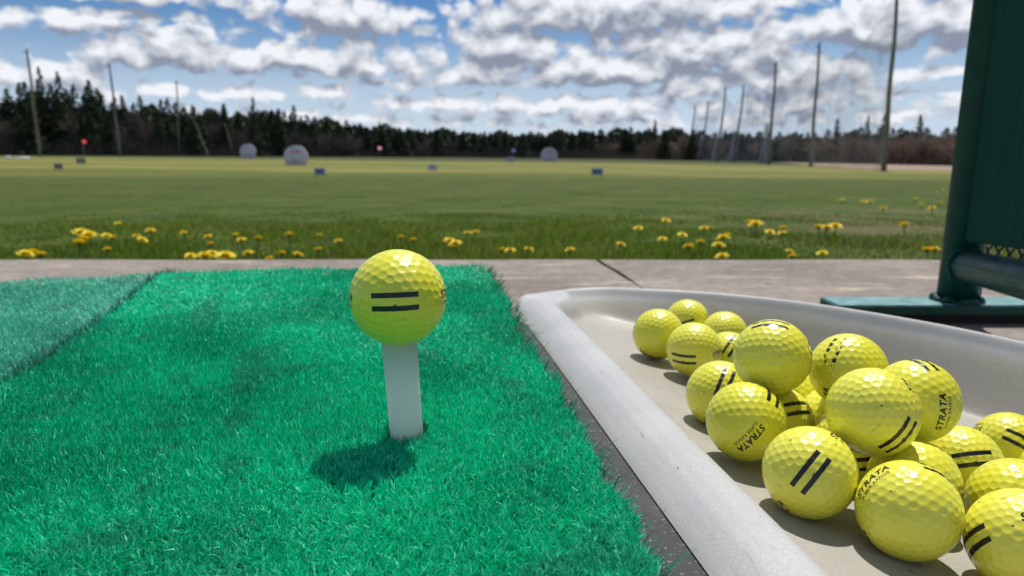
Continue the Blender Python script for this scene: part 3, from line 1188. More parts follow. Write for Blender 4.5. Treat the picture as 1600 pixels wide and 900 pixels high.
# chain link mesh behind the boards and in the gap under them
bm = bmesh.new()
pitch = .036
for k in range(-14, 16):
    for sgn in (1, -1):
        pts = []
        for i in range(0, 60):
            hh = i * pitch / 6 * .6 + .002
            if hh > .34: break
            s_ = k * pitch + sgn * (abs(((i / 6) % 2) - 1)) * pitch
            if s_ < .02 or s_ > .60:
                if len(pts) > 1:
                    tube_bm(bm, pts, [.0014] * len(pts), 6)
                pts = []
                continue
            pts.append(ra + rdir * s_ + pz * (hh + .014) - nrm_p * (.0150 + .0015 * sgn))
        if len(pts) > 1:
            tube_bm(bm, pts, [.0014] * len(pts), 6)
dpart('wire_mesh', bm, M_wire)

# ------------------------------------------------------------------ grass beyond the pad
n = 170000
y = 1.43 * (26.0 / 1.43) ** (RNG.random(n) ** 1.15)
x = RNG.uniform(-1, 1, n) * (y * .80 + .2)
gn1 = SineNoise(2.2, 21); gn2 = SineNoise(7, 22)
dens = gn2(x, y)
right_w = np.clip((x - .5) / 1.6, 0, 1) * np.clip((7 - y) / 3, 0, 1)
L = (.030 + .008 * gn1(x, y) + .010 * dens).clip(.014, .08) * RNG.uniform(.6, 1.5, n) * np.clip(1.05 - y * .13, .22, 1.0) * (1 - .35 * right_w)
wd = .0027 * RNG.uniform(.6, 1.4, n) * (1 + y * .18)
gcol = np.array([.120, .200, .018]) * (1 - np.clip(.5 + .3 * gn1(x, y), 0, 1)[:, None]) + np.array([.200, .265, .034]) * np.clip(.5 + .3 * gn1(x, y), 0, 1)[:, None]
far_o = np.clip((y - 3.2) / 9, 0, 1)[:, None]
gcol = gcol * (1 - far_o) + np.array([.118, .150, .020]) * far_o
dryb = (RNG.random(n) < (.05 + .38 * right_w * np.clip(.6 + .5 * gn2(x, y), 0, 1)))[:, None]
gcol = np.where(dryb, np.array([.26, .21, .12]), gcol) * RNG.uniform(.6, 1.4, n)[:, None]
me = blades('meadow_grass', x, y, ground_z(x, y) - .004, L, wd, RNG.uniform(.05, .9, n), RNG.uniform(0, 6.28, n), M_grass, gcol, .6, .3)
o = link('meadow_grass', me)
tag(o, 'unmown green meadow grass growing beyond the far edge of the concrete', 'grass', kind='stuff')

# ------------------------------------------------------------------ dandelions
M_petal = mat('dandelion_petals', (.90, .70, .008), .6)
M_petal2 = mat('dandelion_centre', (.85, .58, .006), .7)
M_stem = mat('dandelion_stem', (.10, .17, .04), .6)


def flower_mesh(seed):
    r_ = random.Random(seed)
    bm = bmesh.new()
    for row in range(4):
        nrow = 26 - row * 4
        for k in range(nrow):
            a = 2 * math.pi * (k + r_.random() * .6) / nrow
            rr_ = (.0185 - row * .0036) * r_.uniform(.88, 1.08)
            tilt = .10 + row * .30 + r_.uniform(-.08, .1)
            d = Vector((math.cos(a) * math.cos(tilt), math.sin(a) * math.cos(tilt), math.sin(tilt)))
            s = Vector((-math.sin(a), math.cos(a), 0)) * .0015
            z0 = Vector((0, 0, .001 + row * .0008))
            v = [bm.verts.new(z0 + d * .002 - s * .4), bm.verts.new(z0 + d * .002 + s * .4), bm.verts.new(z0 + d * rr_ + s), bm.verts.new(z0 + d * rr_ - s)]
            bm.faces.new(v)
    return bm_mesh('flower_head', bm, M_petal)


def centre_mesh():
    bm = bmesh.new()
    for k in range(60):
        a = k * 2.399; r_ = .0062 * math.sqrt(k / 60)
        tube_bm(bm, [(r_ * math.cos(a), r_ * math.sin(a), .002), (r_ * 1.25 * math.cos(a), r_ * 1.25 * math.sin(a), .0095 - r_ * .25)], [.0007, .0005], 4)
    return bm_mesh('flower_centre', bm, M_petal2)


def stem_mesh():
    bm = bmesh.new()
    tube_bm(bm, [(0, 0, 0), (.002, .001, -.02), (.0, .003, -.05), (-.004, .004, -.085)], [.0016, .0017, .0018, .002], 8)
    bmesh.ops.create_cone(bm, cap_ends=True, segments=10, radius1=.002, radius2=.0058, depth=.007, matrix=Matrix.Translation((0, 0, -.0025)))
    return bm_mesh('stem', bm, M_stem)


FM = [flower_mesh(s) for s in range(4)]
CM = centre_mesh(); SM = stem_mesh()
# (x, y, size px) of every flower head in the photograph
DAND = [(40, 399, 20), (50, 396, 18), (64, 399, 16), (128, 366, 26), (139, 369, 20), (124, 382, 22), (131, 376, 20), (167, 370, 14), (177, 373, 12),
        (168, 391, 14), (184, 350, 9), (214, 371, 14), (222, 376, 14), (235, 362, 15), (287, 364, 9), (298, 401, 13), (321, 403, 26), (331, 397, 16), (353, 402, 26),
        (325, 371, 13), (329, 382, 13), (368, 369, 14), (377, 376, 14), (403, 374, 15), (388, 397, 17), (440, 397, 14), (422, 406, 12), (465, 399, 17), (452, 368, 17),
        (499, 369, 12), (498, 391, 12), (529, 378, 14), (626, 372, 14), (646, 376, 13), (703, 378, 20), (712, 382, 20), (731, 365, 12), (743, 364, 14),
        (784, 392, 16), (797, 393, 14), (826, 391, 16), (891, 392, 17), (970, 383, 14), (997, 358, 14), (1035, 375, 14), (1040, 346, 14), (1066, 368, 14), (1100, 358, 14),
        (1110, 358, 13), (1076, 387, 20), (1094, 380, 18), (1130, 373, 20), (1136, 370, 16), (1123, 385, 20), (1128, 402, 20), (1172, 350, 20), (1181, 352, 22), (1203, 364, 14),
        (1223, 358, 14), (1222, 365, 13), (1233, 395, 16), (1238, 402, 15), (1279, 356, 16), (1292, 358, 20), (1305, 355, 18), (1285, 397, 15), (1316, 313, 10), (1350, 316, 14),
        (1360, 315, 12), (1380, 326, 15), (1413, 353, 17), (1448, 392, 16), (1460, 391, 16), (1430, 311, 12), (1440, 321, 12), (1456, 326, 15), (1468, 318, 12), (1474, 297, 14), (1462, 301, 12)]
ORD = ['first', 'second', 'third', 'fourth', 'fifth', 'sixth', 'seventh', 'eighth', 'ninth', 'tenth', 'eleventh', 'twelfth', 'thirteenth', 'fourteenth', 'fifteenth',
       'sixteenth', 'seventeenth', 'eighteenth', 'nineteenth', 'twentieth']
ZN = [(lambda x: x < 620, 'left of the teed ball'), (lambda x: 620 <= x < 1000, 'between teed ball and tray'), (lambda x: 1000 <= x < 1250, 'above the ball pile'), (lambda x: x >= 1250, 'beside the green post')]
RW = [(lambda y: y >= 384, 'nearest the concrete'), (lambda y: 361 <= y < 384, 'middle band'), (lambda y: y < 361, 'farther back')]
for zf_, zname in ZN:
    for rf_, rname in RW:
        lst = sorted([d for d in DAND if zf_(d[0]) and rf_(d[1])])
        for i, (px, py, s) in enumerate(lst):
            P = ray_ground(px, py, .05)
            if P.y < 1.46:
                P = Vector((P.x * 1.46 / P.y, 1.46, P.z + .002))
            depth = (P - Vector((0, 0, EYE))).length
            size = max(.75, min(1.9, s * depth / FPX / .033))
            e = empty('dandelion', P, (RNG.uniform(-.35, .15), RNG.uniform(-.25, .25), RNG.uniform(0, 6.28)))
            e.scale = (size, size, size)
            lab = ('only yellow dandelion, ' if len(lst) == 1 else ORD[i] + ' yellow dandelion from the left, ') + rname + ', ' + zname
            tag(e, lab, 'flower', 'dandelions in the meadow')
            link('flower_head', FM[i % 4], e)
            link('flower_centre', CM, e)
            st = link('stem', SM, e)
            st.scale = (1, 1, 1.0 / size)
# low leafy rosettes scattered in the grass near the pad (uncountable weeds)
# ------------------------------------------------------------------ woods
PROF = [(-200, 112), (0, 138), (45, 132), (75, 122), (103, 128), (130, 137), (150, 132), (175, 142), (212, 141), (230, 144), (265, 152), (300, 157), (350, 161), (400, 160), (450, 172),
        (500, 182), (560, 191), (620, 198), (700, 203), (800, 207), (870, 204), (950, 201), (1020, 197), (1060, 201), (1150, 205), (1250, 206), (1300, 200), (1350, 198), (1430, 198),
        (1490, 198), (1600, 190), (1800, 180)]
DIST = [(-200, 112), (0, 122), (400, 150), (700, 195), (1000, 200), (1200, 175), (1350, 150), (1500, 132), (1800, 120)]
pxs, pys = zip(*PROF)
dxs, dds = zip(*DIST)


def b_needles(n, b, nt):
    P = pos(n)
    ob = n.n('ShaderNodeObjectInfo').outputs['Random']
    n1 = n.noise(P, .9, 3, .6)
    c = n.mix(n.sstep(n1, .35, .7), (.032, .052, .024), (.074, .105, .042))
    c = n.mix(n.m('MULTIPLY', ob, .5), c, (.040, .050, .040))
    nt.links.new(c, b.inputs['Base Color'])


def b_twigs(n, b, nt):
    P = pos(n)
    ob = n.n('ShaderNodeObjectInfo').outputs['Random']
    n1 = n.noise(P, .5, 3, .6)
    s = n.n('ShaderNodeSeparateXYZ', i={0: P})
    c = n.mix(n.sstep(n1, .35, .7), (.070, .064, .060), (.140, .115, .100))
    c = n.mix(n.m('MULTIPLY', n.sstep(s.outputs[0], 10, 45), .8), c, (.30, .225, .18))
    c = n.mix(n.m('MULTIPLY', ob, .4), c, (.05, .05, .045))
    nt.links.new(c, b.inputs['Base Color'])


M_needle = mat('spruce_needles', rough=.8, spec=.15, build=b_needles)
M_twig = mat('bare_twigs', rough=.85, spec=.15, build=b_twigs)
M_bark = mat('bark', (.07, .058, .05), .9, spec=.1)


def spruce_mesh(seed):
    """unit height 10 m crown of drooping boughs, many small sprays"""
    r_ = np.random.default_rng(seed)
    V_ = []; F_ = []
    H = 10.
    nb = 210
    for k in range(nb):
        h = (k / nb) ** 1.05
        z = .06 * H + h * H * .95
        Rm = (1 - h) ** .8 * 1.9 * r_.uniform(.5, 1.2) + .14
        a = r_.uniform(0, 6.28)
        ns = max(6, int(5 + Rm * 9))
        for j in range(ns):
            s = r_.uniform(.12, 1) ** .7
            rad = Rm * s
            cx, cy = math.cos(a + r_.normal(0, .16)) * rad, math.sin(a + r_.normal(0, .16)) * rad
            cz = z - rad * r_.uniform(.12, .42) + .05
            sz_ = r_.uniform(.15, .32) * (1.1 - .35 * h)
            d1 = r_.normal(0, 1, 3); d1 /= np.linalg.norm(d1)
            d1 = d1 * .6 + np.array([math.cos(a), math.sin(a), -.35])
            d2 = np.cross(d1, r_.normal(0, 1, 3)); d2 /= np.linalg.norm(d2) + 1e-6
            c = np.array([cx, cy, cz])
            i0 = len(V_)
            V_ += [c - d2 * sz_ * .45, c + d1 * sz_ * 1.1, c + d2 * sz_ * .45, c - d1 * sz_ * .6]
            F_ += [i0, i0 + 1, i0 + 2, i0 + 3]
    for k in range(14):   # leader
        a = r_.uniform(0, 6.28); z = H * (1.0 - k * .006)
        d = np.array([math.cos(a) * .14, math.sin(a) * .14, .08])
        i0 = len(V_); c = np.array([0, 0, z])
        V_ += [c - [0, 0, .12], c + d, c + [0, 0, .22], c - d * .3]
        F_ += [i0, i0 + 1, i0 + 2, i0 + 3]
    return mesh_np('crown', np.array(V_), F_, [4] * (len(F_) // 4), M_needle)


def strips(segs, widths):
    """thin three sided twigs"""
    V_ = []; F_ = []; S_ = []
    for (a, b), (w0, w1) in zip(segs, widths):
        a = np.array(a); b = np.array(b)
        d = b - a; d = d / (np.linalg.norm(d) + 1e-9)
        u = np.cross(d, [.3, .2, .9]); u /= np.linalg.norm(u) + 1e-9
        v = np.cross(d, u)
        i0 = len(V_)
        for c, w_ in ((a, w0), (b, w1)):
            for k in range(3):
                V_.append(c + (u * math.cos(k * 2.094) + v * math.sin(k * 2.094)) * w_)
        for k in range(3):
            F_ += [i0 + k, i0 + (k + 1) % 3, i0 + 3 + (k + 1) % 3, i0 + 3 + k]; S_.append(4)
    return np.array(V_), F_, S_


def bare_mesh(seed, bushy=False):
    r_ = np.random.default_rng(seed)
    segs = []; wd_ = []

    def grow(p, d, L, w_, lvl):
        e = p + d * L
        segs.append((p, e)); wd_.append((w_, w_ * .55))
        if lvl == 0: return
        nc = {3: 9, 2: 6, 1: 5}[lvl]
        for _ in range(nc):
            s = r_.uniform(.25, 1)
            nd = d + r_.normal(0, .42, 3) + np.array([0, 0, .15])
            nd /= np.linalg.norm(nd)
            grow(p + d * L * s, nd, L * r_.uniform(.42, .68), w_ * .5, lvl - 1)
    stems = 5 if bushy else 2
    for _ in range(stems):
        d = np.array([r_.normal(0, .22 if bushy else .1), r_.normal(0, .22 if bushy else .1), 1.]); d /= np.linalg.norm(d)
        grow(np.array([r_.normal(0, .3), r_.normal(0, .3), .0]), d, 4.3 if bushy else 5.6, .07 if bushy else .095, 3)
    V_, F_, S_ = strips(segs, wd_)
    V_[:, 2] *= 10. / V_[:, 2].max()
    return mesh_np('crown', V_, F_, S_, M_twig)


def trunk_mesh(h, r0):
    bm = bmesh.new()
    tube_bm(bm, [(0, 0, -.5), (0.05, 0, h * .5), (0, 0, h)], [r0, r0 * .6, r0 * .15], 8)
    return bm_mesh('trunk', bm, M_bark)


SPR = [spruce_mesh(s) for s in range(5)]
BAR = [bare_mesh(50 + s, s % 2 == 0) for s in range(5)]
TR_S = trunk_mesh(9.4, .13)
TR_B = trunk_mesh(5.5, .10)


def zone(px):
    if px < 300: return 'rising behind the left net poles'
    if px < 620: return 'where the treeline steps down left of centre'
    if px < 1050: return 'in the low far treeline beyond the middle of the range'
    if px < 1260: return 'behind the far end of the netting'
    return 'behind the nearest right net poles'


TREES = []
rowname = 'front row'


def tree(kind, px, dist, top_py, label=None, wide=1.0):
    P = at_dist(px, dist)
    d = px_dir(px, top_py)
    topz = EYE + d.z * (dist / d.y)
    h = max(1.5, topz - P.z)
    s = h / 10.0
    names = {'spruce': 'spruce_tree', 'bare': 'bare_tree'}
    e = empty(names[kind], P, (0, 0, random.uniform(0, 6.28)))
    if kind == 'spruce':
        wx = s ** .6 * random.uniform(.8, 1.15) * wide
        me, tr = random.choice(SPR), TR_S
    else:
        wx = s ** .7 * random.uniform(.9, 1.25) * wide
        me, tr = random.choice(BAR), TR_B
    e.scale = (wx, wx, s)
    lab = label or ({'spruce': 'dark pointed spruce ', 'bare': 'leafless grey brown tree '}[kind] + zone(px))
    tag(e, lab, 'tree', ('spruces ' if kind == 'spruce' else 'bare trees ') + zone(px))
    if not label:
        TREES.append((px, kind, rowname, e))
    link('trunk', tr, e)
    link('crown', me, e)
    return e


rt = random.Random(3)
px = -60.0
row = 0
cnt = {'spruce': 0, 'bare': 0}
while px < 1560:
    for back in (0, 1):
        rowname = ('front row', 'second row')[back]
        dist = float(np.interp(px, dxs, dds)) + back * 9 + rt.uniform(-3, 3)
        topy = float(np.interp(px, pxs, pys))
        if px < 1060:
            kind = 'spruce' if (back or rt.random() < .55) else 'bare'
        elif px < 1260:
            kind = 'spruce' if rt.random() < .55 else 'bare'
        else:
            kind = 'spruce' if (back and rt.random() < .4) else 'bare'
        hgt = 243 - topy
        if kind == 'spruce':
            vary = .9 if px < 430 else .42
            tp = topy + hgt * vary * (rt.uniform(-.04, .34) if back else rt.uniform(.06, .5))
        else:
            tp = topy + hgt * (rt.uniform(.15, .5) if px < 1060 else rt.uniform(-.05, .25))
        tree(kind, px + rt.uniform(-5, 5), dist, tp, wide=1.12 if px < 480 else 1.6)
        cnt[kind] += 1
    px += rt.uniform(9, 13.5)
for (tx, ty, lab) in ((75, 106, 'tall pointed spruce standing above the treeline right of the leftmost pole'), (103, 113, 'second tall spruce beside the tallest one, right of the leftmost pole'),
                      (150, 126, 'narrow spruce tip just left of the second pole'), (400, 153, 'sharp spruce tip left of centre beyond the white round target'),
                      (462, 165, 'small spruce tip above the large round target'), (1022, 187, 'slightly taller spruce in the far treeline left of the netting'),
                      (1378, 178, 'tall thin pale spruce left of the nearest right pole'), (1433, 180, 'tall thin spruce between the nearest right pole and the green post'),
                      (1352, 182, 'thin spruce spire among the bare trees left of the nearest right pole'), (1305, 186, 'pale thin spruce behind the second nearest right pole')):
    tree('spruce', tx, float(np.interp(tx, dxs, dds)) + 3, ty, lab, .85)

MARKS = [(-200, 'from the left edge'), (62, 'right of the leftmost pole'), (187, 'right of the second left pole'), (280, 'right of the third left pole'),
         (388, 'right of the smaller white target'), (463, 'right of the largest white target'), (540, 'right of the tiny pale heap'), (591, 'right of the faded flag'),
         (684, 'right of the pinkish heap'), (800, 'right of the blue flag'), (858, 'right of the centre target'), (933, 'right of the blue grey board'), (1010, 'right of the long pale heap'),
         (1074, 'right of the farthest net pole'), (1148, 'right of the fourth net pole'), (1202, 'right of the third net pole'), (1268, 'right of the second net pole'), (1383, 'right of the nearest net pole')]
seen = {}
for px_, kind, rw, e in sorted(TREES, key=lambda q: q[0]):
    mk = [m for m in MARKS if m[0] <= px_][-1][1]
    key = (kind, rw, mk)
    seen[key] = seen.get(key, 0) + 1
    e['label'] = '%s %s %s, %s of the woods' % (ORD[seen[key] - 1], {'spruce': 'dark spruce', 'bare': 'leafless grey tree'}[kind], mk, rw)

# the depth of the wood behind: uncountable, reads as one mass
n = 60000
pp = RNG.uniform(-160, 1700, n)
dd = np.interp(pp, dxs, dds) + 12 + RNG.uniform(0, 14, n)
tz = np.interp(pp, pxs, pys)
ang = (pp - 800) / FPX / math.cos(PITCH) * 1.02
xx = ang * dd
hz = (243 - tz) / FPX * dd * np.interp(pp, [0, 350, 600], [.68, .72, .92]) * (1 + .18 * np.sin(pp * .11) * np.sin(pp * .037 + 1))
gz = ground_z(xx, dd)
zz = gz + hz * RNG.random(n) ** .8
szv = RNG.uniform(.25, .6, n)
c0 = np.stack([xx, dd, zz], -1)
e1 = RNG.normal(0, 1, (n, 3)) * szv[:, None] * .55
e2 = RNG.normal(0, 1, (n, 3)) * szv[:, None] * .55
e1[:, 2] *= 1.6
Vv = np.stack([c0 - e1, c0 - e2, c0 + e1, c0 + e2], 1).reshape(-1, 3)
wood = link('distant_woods', mesh_np('distant_woods', Vv, np.arange(4 * n), np.full(n, 4), M_needle))
tag(wood, 'dense dark mass of forest filling in behind the front row of trees', 'forest', kind='stuff')
# leafless brush at the foot of the woods
n = 26000
pp = RNG.uniform(-160, 1600, n)
dd = np.interp(pp, dxs, dds) - 4 + RNG.uniform(-2, 5, n)
xx = (pp - 800) / FPX / math.cos(PITCH) * 1.02 * dd
gz = ground_z(xx, dd)
hh = RNG.uniform(.8, 3.2, n) * (1 + .25 * np.sin(pp * .05))
segs_a = np.stack([xx, dd, gz], -1)
lx = RNG.normal(0, .35, n)
tipv = segs_a + np.stack([lx * hh, RNG.normal(0, .2, n) * hh, hh], -1)
wv_ = np.stack([np.full(n, .035), np.zeros(n), np.zeros(n)], -1)
Vv = np.stack([segs_a - wv_, segs_a + wv_, tipv], 1).reshape(-1, 3)
br = link('brush', mesh_np('brush', Vv, np.arange(3 * n), np.full(n, 3), M_twig))
tag(br, 'low leafless brown brush along the foot of the woods', 'brush', kind='stuff')

# ------------------------------------------------------------------ net poles and netting
def b_pole(n, b, nt):
    P = pos(n)
    n1 = n.noise(n.v('MULTIPLY', P, (3, 3, .25)), 1.4, 5, .6)
    nt.links.new(n.mix(n.sstep(n1, .3, .7), (.13, .125, .10), (.24, .225, .185)), b.inputs['Base Color'])


M_pole = mat('weathered_pole', rough=.8, build=b_pole, spec=.2)
M_rope = mat('grey_rope', (.35, .35, .36), .8)


def net_pole(px_b, px_t, py_t, dist, label, group, r0=.17, cables=True):
    P = at_dist(px_b, dist)
    d = px_dir(px_t, py_t)
    T = Vector((0, 0, EYE)) + d * (dist / d.y)
    T = T - P
    e = empty('net_pole', P)
    tag(e, label, 'pole', group)
    bm = bmesh.new()
    k = 10
    tube_bm(bm, [T * (i / k) + Vector((.05 * math.sin(i * 1.1), 0, -.3 if i == 0 else 0)) for i in range(k + 1)], [r0 * 1.25 * (1 - .42 * i / k) for i in range(k + 1)], 14)
    link('shaft', bm_mesh('shaft', bm, M_pole), e)
    bm = bmesh.new()
    bmesh.ops.create_cone(bm, cap_ends=True, segments=12, radius1=r0 * .75, radius2=r0 * .55, depth=.22, matrix=Matrix.Translation(T))
    tube_bm(bm, [T + Vector((0, 0, -.35)), T + Vector((-.55, 0, -.30))], [.05, .04], 8)
    link('top_bracket', bm_mesh('top_bracket', bm, M_dark), e)
    return P, P + T


LP = 'net poles along the left of the range'
RP = 'net poles along the right of the range'
net_pole(62, 42, 78, 104, 'leftmost and tallest looking bare pole against the left trees', LP, .18)
net_pole(187, 171, 101, 121, 'middle of the three upright poles in front of the left trees', LP, .18)
net_pole(280, 276, 127, 140, 'rightmost of the three upright poles in front of the left trees', LP, .15)
net_pole(268, 266, 190, 144, 'short thin stub pole just left of the third left pole', LP, .12)
net_pole(325, 305, 192, 140, 'slanting short brace pole right of the third left pole', LP, .15)
net_pole(366, 351, 192, 146, 'second slanting brace pole, just left of the smaller round target', LP, .15)
RPS = [(1383, 1404, -30, 61, 'nearest and tallest right pole, running off the top of the photo'), (1268, 1281, 68, 91, 'second nearest right net pole'),
       (1202, 1213, 98, 110, 'third right net pole counting from the green post'), (1148, 1163, 133, 148, 'fourth right net pole counting from the green post'),
       (1122, 1134, 137, 156, 'fifth right net pole counting from the green post'), (1097, 1107, 158, 186, 'sixth right net pole counting from the green post'),
       (1074, 1087, 165, 205, 'farthest and shortest right net pole, leftmost of that row')]
ends = [net_pole(a, b, c, d, lab, RP, .17 if d < 100 else .2) for a, b, c, d, lab in RPS]


def b_net(n, b, nt):
    P = pos(n)
    n1 = n.noise(P, .35, 3, .5)
    b.inputs['Base Color'].default_value = (.30, .31, .34, 1)
    b.inputs['Roughness'].default_value = .9
    a = n.n('ShaderNodeVertexColor', layer_name='tint').outputs[0]
    tr = n.n('ShaderNodeBsdfTransparent')
    f = n.m('MULTIPLY', a, n.sstep(n1, .3, .7, .6, 1.3), clamp=True)
    mx = n.n('ShaderNodeMixShader', i={0: f, 1: tr.outputs[0], 2: b.outputs[0]})
    nt.links.new(mx.outputs[0], nt.nodes['Material Output'].inputs[0])


M_net = mat('fine_netting', build=b_net, spec=.1)


def netting(A, AT, Bq, BT, label, dens=.16):
    nx, nz = 28, 16
    V_ = []; C_ = []
    for i in range(nx + 1):
        s = i / nx
        foot = A.lerp(Bq, s)
        topp = AT.lerp(BT, s)
        sag = 4 * s * (1 - s)
        topp = topp - Vector((0, 0, (topp.z - foot.z) * (.03 + .20 * sag)))
        for j in range(nz + 1):
            tt = j / nz
            q_ = foot.lerp(topp, tt)
            bell = .35 * math.sin(s * 40) * .25 + .5 * math.sin(math.pi * tt) * sag
            V_.append((q_.x - bell, q_.y, q_.z))
            gather = math.exp(-min(s, 1 - s) * nx * .9)
            dn = dens * (.7 + .3 * sag) + .42 * gather * (1.15 - tt) ** 2
            C_.append((dn, dn, dn, 1))
    I_ = np.arange((nx + 1) * (nz + 1)).reshape(nx + 1, nz + 1)
    q_ = np.stack([I_[:-1, :-1], I_[1:, :-1], I_[1:, 1:], I_[:-1, 1:]], -1).reshape(-1, 4)
    o = link('safety_net', mesh_np('safety_net', np.array(V_), q_.ravel(), np.full(len(q_), 4), M_net, True, np.array(C_)))
    tag(o, label, 'net', 'netting hung between the right poles')
    # bunched rope of net hanging beside the nearer pole
    return o


NL = ['grey see through netting between the nearest and second nearest right poles', 'grey see through netting between the second and third right poles',
      'grey see through netting between the third and fourth right poles', 'grey see through netting between the fourth and fifth right poles',
      'grey see through netting between the fifth and sixth right poles', 'grey see through netting between the sixth and farthest right poles']
for (A0, T0), (A1, T1), lab in zip(ends, ends[1:], NL):
    netting(A0, T0, A1, T1, lab, .25)
# bunches of gathered net hanging down beside the poles
M_bunch = mat('gathered_net', (.42, .42, .45), .9, spec=.1)
BUN = ['third', 'fourth', 'fifth', 'sixth', 'farthest']
for (A0, T0), nm in zip([ends[2], ends[3], ends[4], ends[5], ends[6]], BUN):
    bm = bmesh.new()
    r_ = random.Random(nm)
    hgt = (T0 - A0).length
    ax_ = (T0 - A0).normalized()
    for k in range(7):
        pts = []; rd = []
        off = r_.uniform(-.9, .3)
        for i in range(9):
            s = i / 8 * .42
            pts.append(A0 + ax_ * hgt * s + Vector((-.5 + off * (1 - s * 1.6) + .12 * math.sin(i + k), .2 * math.cos(k), 0)))
            rd.append(.07 * (1 - s * 1.5) + .015)
        tube_bm(bm, pts, rd, 6)
    o = link('gathered_net', bm_mesh('gathered_net', bm, M_bunch, True))
    tag(o, 'grey bunch of gathered netting hanging at the foot of the ' + nm + ' right pole', 'net', 'bunched netting at the right poles')

# ------------------------------------------------------------------ range targets and markers
M_white = mat('white_paint', (.50, .50, .60), .6)
M_pink = mat('pink_paint', (.55, .22, .28), .6)
M_post = mat('grey_post', (.2, .2, .2), .7)
M_boardw = mat('pale_blue_board', (.30, .38, .50), .6)
M_mark = mat('dark_blue_mark', (.03, .06, .16), .6)
M_red = mat('red_cloth', (.65, .02, .02), .7)
M_blue = mat('blue_cloth', (.03, .08, .30), .7)


def round_target(px, py, w_px, label, clip=.8, mark=True):
    P = ray_ground(px, py)
    dep = P.y
    r_ = w_px * dep / FPX / 2
    e = empty('round_target', P)
    tag(e, label, 'range target', 'round white range targets')
    bm = bmesh.new()
    # a shallow dished disc standing on the grass
    segn = 40
    cz = r_ * clip
    for yo, flip in ((-.04, False), (.10, True)):
        cvt = bm.verts.new((0, yo + (-.16 if not flip else .0), cz))
        rg = [bm.verts.new((r_ * math.cos(a), yo, max(0.0, cz + r_ * math.sin(a)))) for a in np.linspace(0, 2 * math.pi, segn, endpoint=False)]
        for k in range(segn):
            try:
                bm.faces.new((cvt, rg[k], rg[(k + 1) % segn]) if not flip else (cvt, rg[(k + 1) % segn], rg[k]))
            except ValueError:
                pass
        if not flip: r0_ = rg
        else:
            for k in range(segn):
                try: bm.faces.new((r0_[k], rg[k], rg[(k + 1) % segn], r0_[(k + 1) % segn]))
                except ValueError: pass
    link('disc', bm_mesh('disc', bm, M_white), e)
    if mark:
        bm = bmesh.new()
        for (x0, x1, z0, z1) in ((-.32, -.10, .38, .62), (.06, .36, .36, .60)):
            box_bm(bm, x0 * r_, x1 * r_, -.215, -.195, cz + z0 * r_, cz + z1 * r_)
        link('faded_mark', bm_mesh('faded_mark', bm, M_pink), e)
    bm = bmesh.new()
    for sx in (-.4, .4):
        tube_bm(bm, [(sx * r_, .9 * r_, -.1), (sx * r_, .11, cz * 1.3)], [.03, .03], 8)
    link('prop', bm_mesh('prop', bm, M_post), e)


round_target(463, 258, 37, 'largest round white target with faded red marks, nearest on the range', .62)
round_target(388, 248, 25, 'smaller round white target left of the largest one', .80, False)
round_target(858, 252, 26, 'round white target alone near the centre right of the range', .62)


def marker(px, py, w_px, h_px, label, m=M_boardw, mark=True):
    P = ray_ground(px, py)
    k = P.y / FPX
    w_, h_ = w_px * k, h_px * k
    e = empty('distance_marker', P)
    tag(e, label, 'marker sign', 'small marker boards on the range')
    bm = bmesh.new()
    box_bm(bm, -w_ / 2, w_ / 2, -.02, .02, .08, .08 + h_)
    bmesh.ops.bevel(bm, geom=bm.edges[:], offset=.008, segments=1, affect='EDGES')
    link('board', bm_mesh('board', bm, m), e)
    bm = bmesh.new()
    for sx in (-.35, .35):
        tube_bm(bm, [(sx * w_, .032, -.1), (sx * w_, .032, .08 + h_ * .8)], [.012, .012], 8)
    link('leg', bm_mesh('leg', bm, M_post), e)
    if mark:
        bm = bmesh.new()
        for x0, x1 in ((-.30, -.05), (.05, .30)):
            box_bm(bm, x0 * w_, x1 * w_, -.026, -.0205, .08 + h_ * .25, .08 + h_ * .72)
        link('dark_mark', bm_mesh('dark_mark', bm, M_mark), e)


marker(500, 277, 17, 11, 'pale blue marker board in front and right of the largest round target')
marker(933, 277, 18, 11, 'blue grey marker board at the right, nearest of the small boards')
marker(676, 268, 13, 9, 'dim grey marker board near the middle of the range', mark=False)
marker(92, 267, 13, 9, 'dark grey marker board near the left edge, below the leftmost pole', M_post, False)
marker(127, 257, 14, 8, 'small grey marker board under the red flag', M_post, False)
marker(798, 254, 11, 7, 'tiny pale marker board left of the centre round target', mark=False)


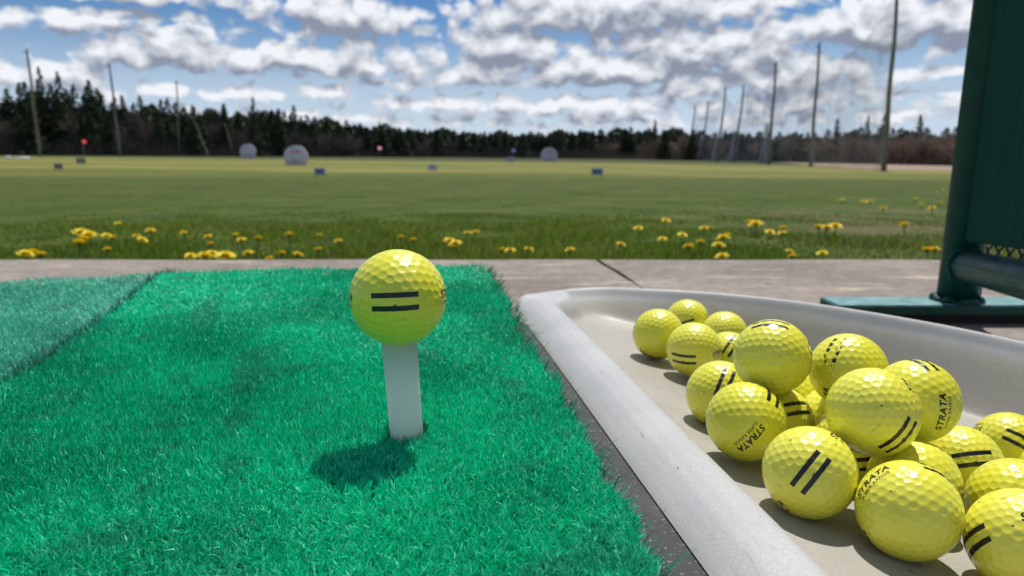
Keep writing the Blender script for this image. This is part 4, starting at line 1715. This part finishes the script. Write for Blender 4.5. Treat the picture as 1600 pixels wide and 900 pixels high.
def flag(px, py_b, py_t, dist, w_, label, m, m2=None):
    P = at_dist(px, dist)
    h_ = (py_b - py_t) * dist / FPX
    e = empty('range_flag', P)
    tag(e, label, 'flag')
    bm = bmesh.new()
    tube_bm(bm, [(0, 0, -.1), (0, 0, h_)], [.03, .02], 8)
    link('flag_pole', bm_mesh('flag_pole', bm, M_rope), e)
    bm = bmesh.new()
    k = 8; hh_ = w_ * .9
    g_ = [[bm.verts.new((w_ * i / k, .08 * math.sin(i * 1.1), h_ - hh_ * j - .05 * i / k)) for j in (0, 1)] for i in range(k + 1)]
    for i in range(k):
        bm.faces.new((g_[i][0], g_[i + 1][0], g_[i + 1][1], g_[i][1]))
    bmesh.ops.solidify(bm, geom=bm.faces[:], thickness=.01)
    link('cloth', bm_mesh('cloth', bm, m, True), e)


flag(131, 250, 222, 92, .4, 'red flag on a thin pole in front of the left trees', M_red)
flag(800, 247, 231, 150, .6, 'dark blue flag on a thin pole left of the centre round target', M_blue)
flag(591, 247, 229, 140, .6, 'small faded pink and white flag just left of centre', M_pink)


def boulder(px, py, w_px, h_px, label, name='white_rock', cat='rock', seed=1):
    P = ray_ground(px, py)
    k = P.y / FPX
    r_ = random.Random(seed)
    bm = bmesh.new()
    bmesh.ops.create_icosphere(bm, subdivisions=3, radius=.5)
    for v in bm.verts:
        v.co *= 1 + .12 * math.sin(v.co.x * 9 + seed) * math.sin(v.co.z * 11 + v.co.y * 7)
        v.co.x *= w_px * k; v.co.y *= w_px * k * .5; v.co.z *= h_px * k * 1.6
    o = link(name, bm_mesh(name, bm, M_white, True))
    o.location = P
    tag(o, label, cat)


boulder(34, 247, 26, 3, 'long low white heap at the foot of the leftmost pole', seed=2)
boulder(12, 247, 14, 4, 'small white heap at the left edge under the trees', seed=3)
boulder(684, 240, 15, 7, 'pinkish white heap in front of the trees, centre of the range', seed=4)
boulder(541, 241, 9, 4, 'tiny pale heap in front of the trees right of the largest target', seed=5)
boulder(737, 240, 9, 4, 'tiny pale heap in front of the far trees, right of the pinkish heap', seed=6)
boulder(830, 244, 12, 4, 'flat pale heap touching the left of the centre round target', seed=7)
boulder(985, 248, 24, 3, 'long flat pale heap in front of the trees right of the centre target', seed=8)
boulder(1056, 249, 16, 4, 'flat pale heap at the left end of the netting', seed=9)
print('trees', cnt, 'flowers', len(DAND))
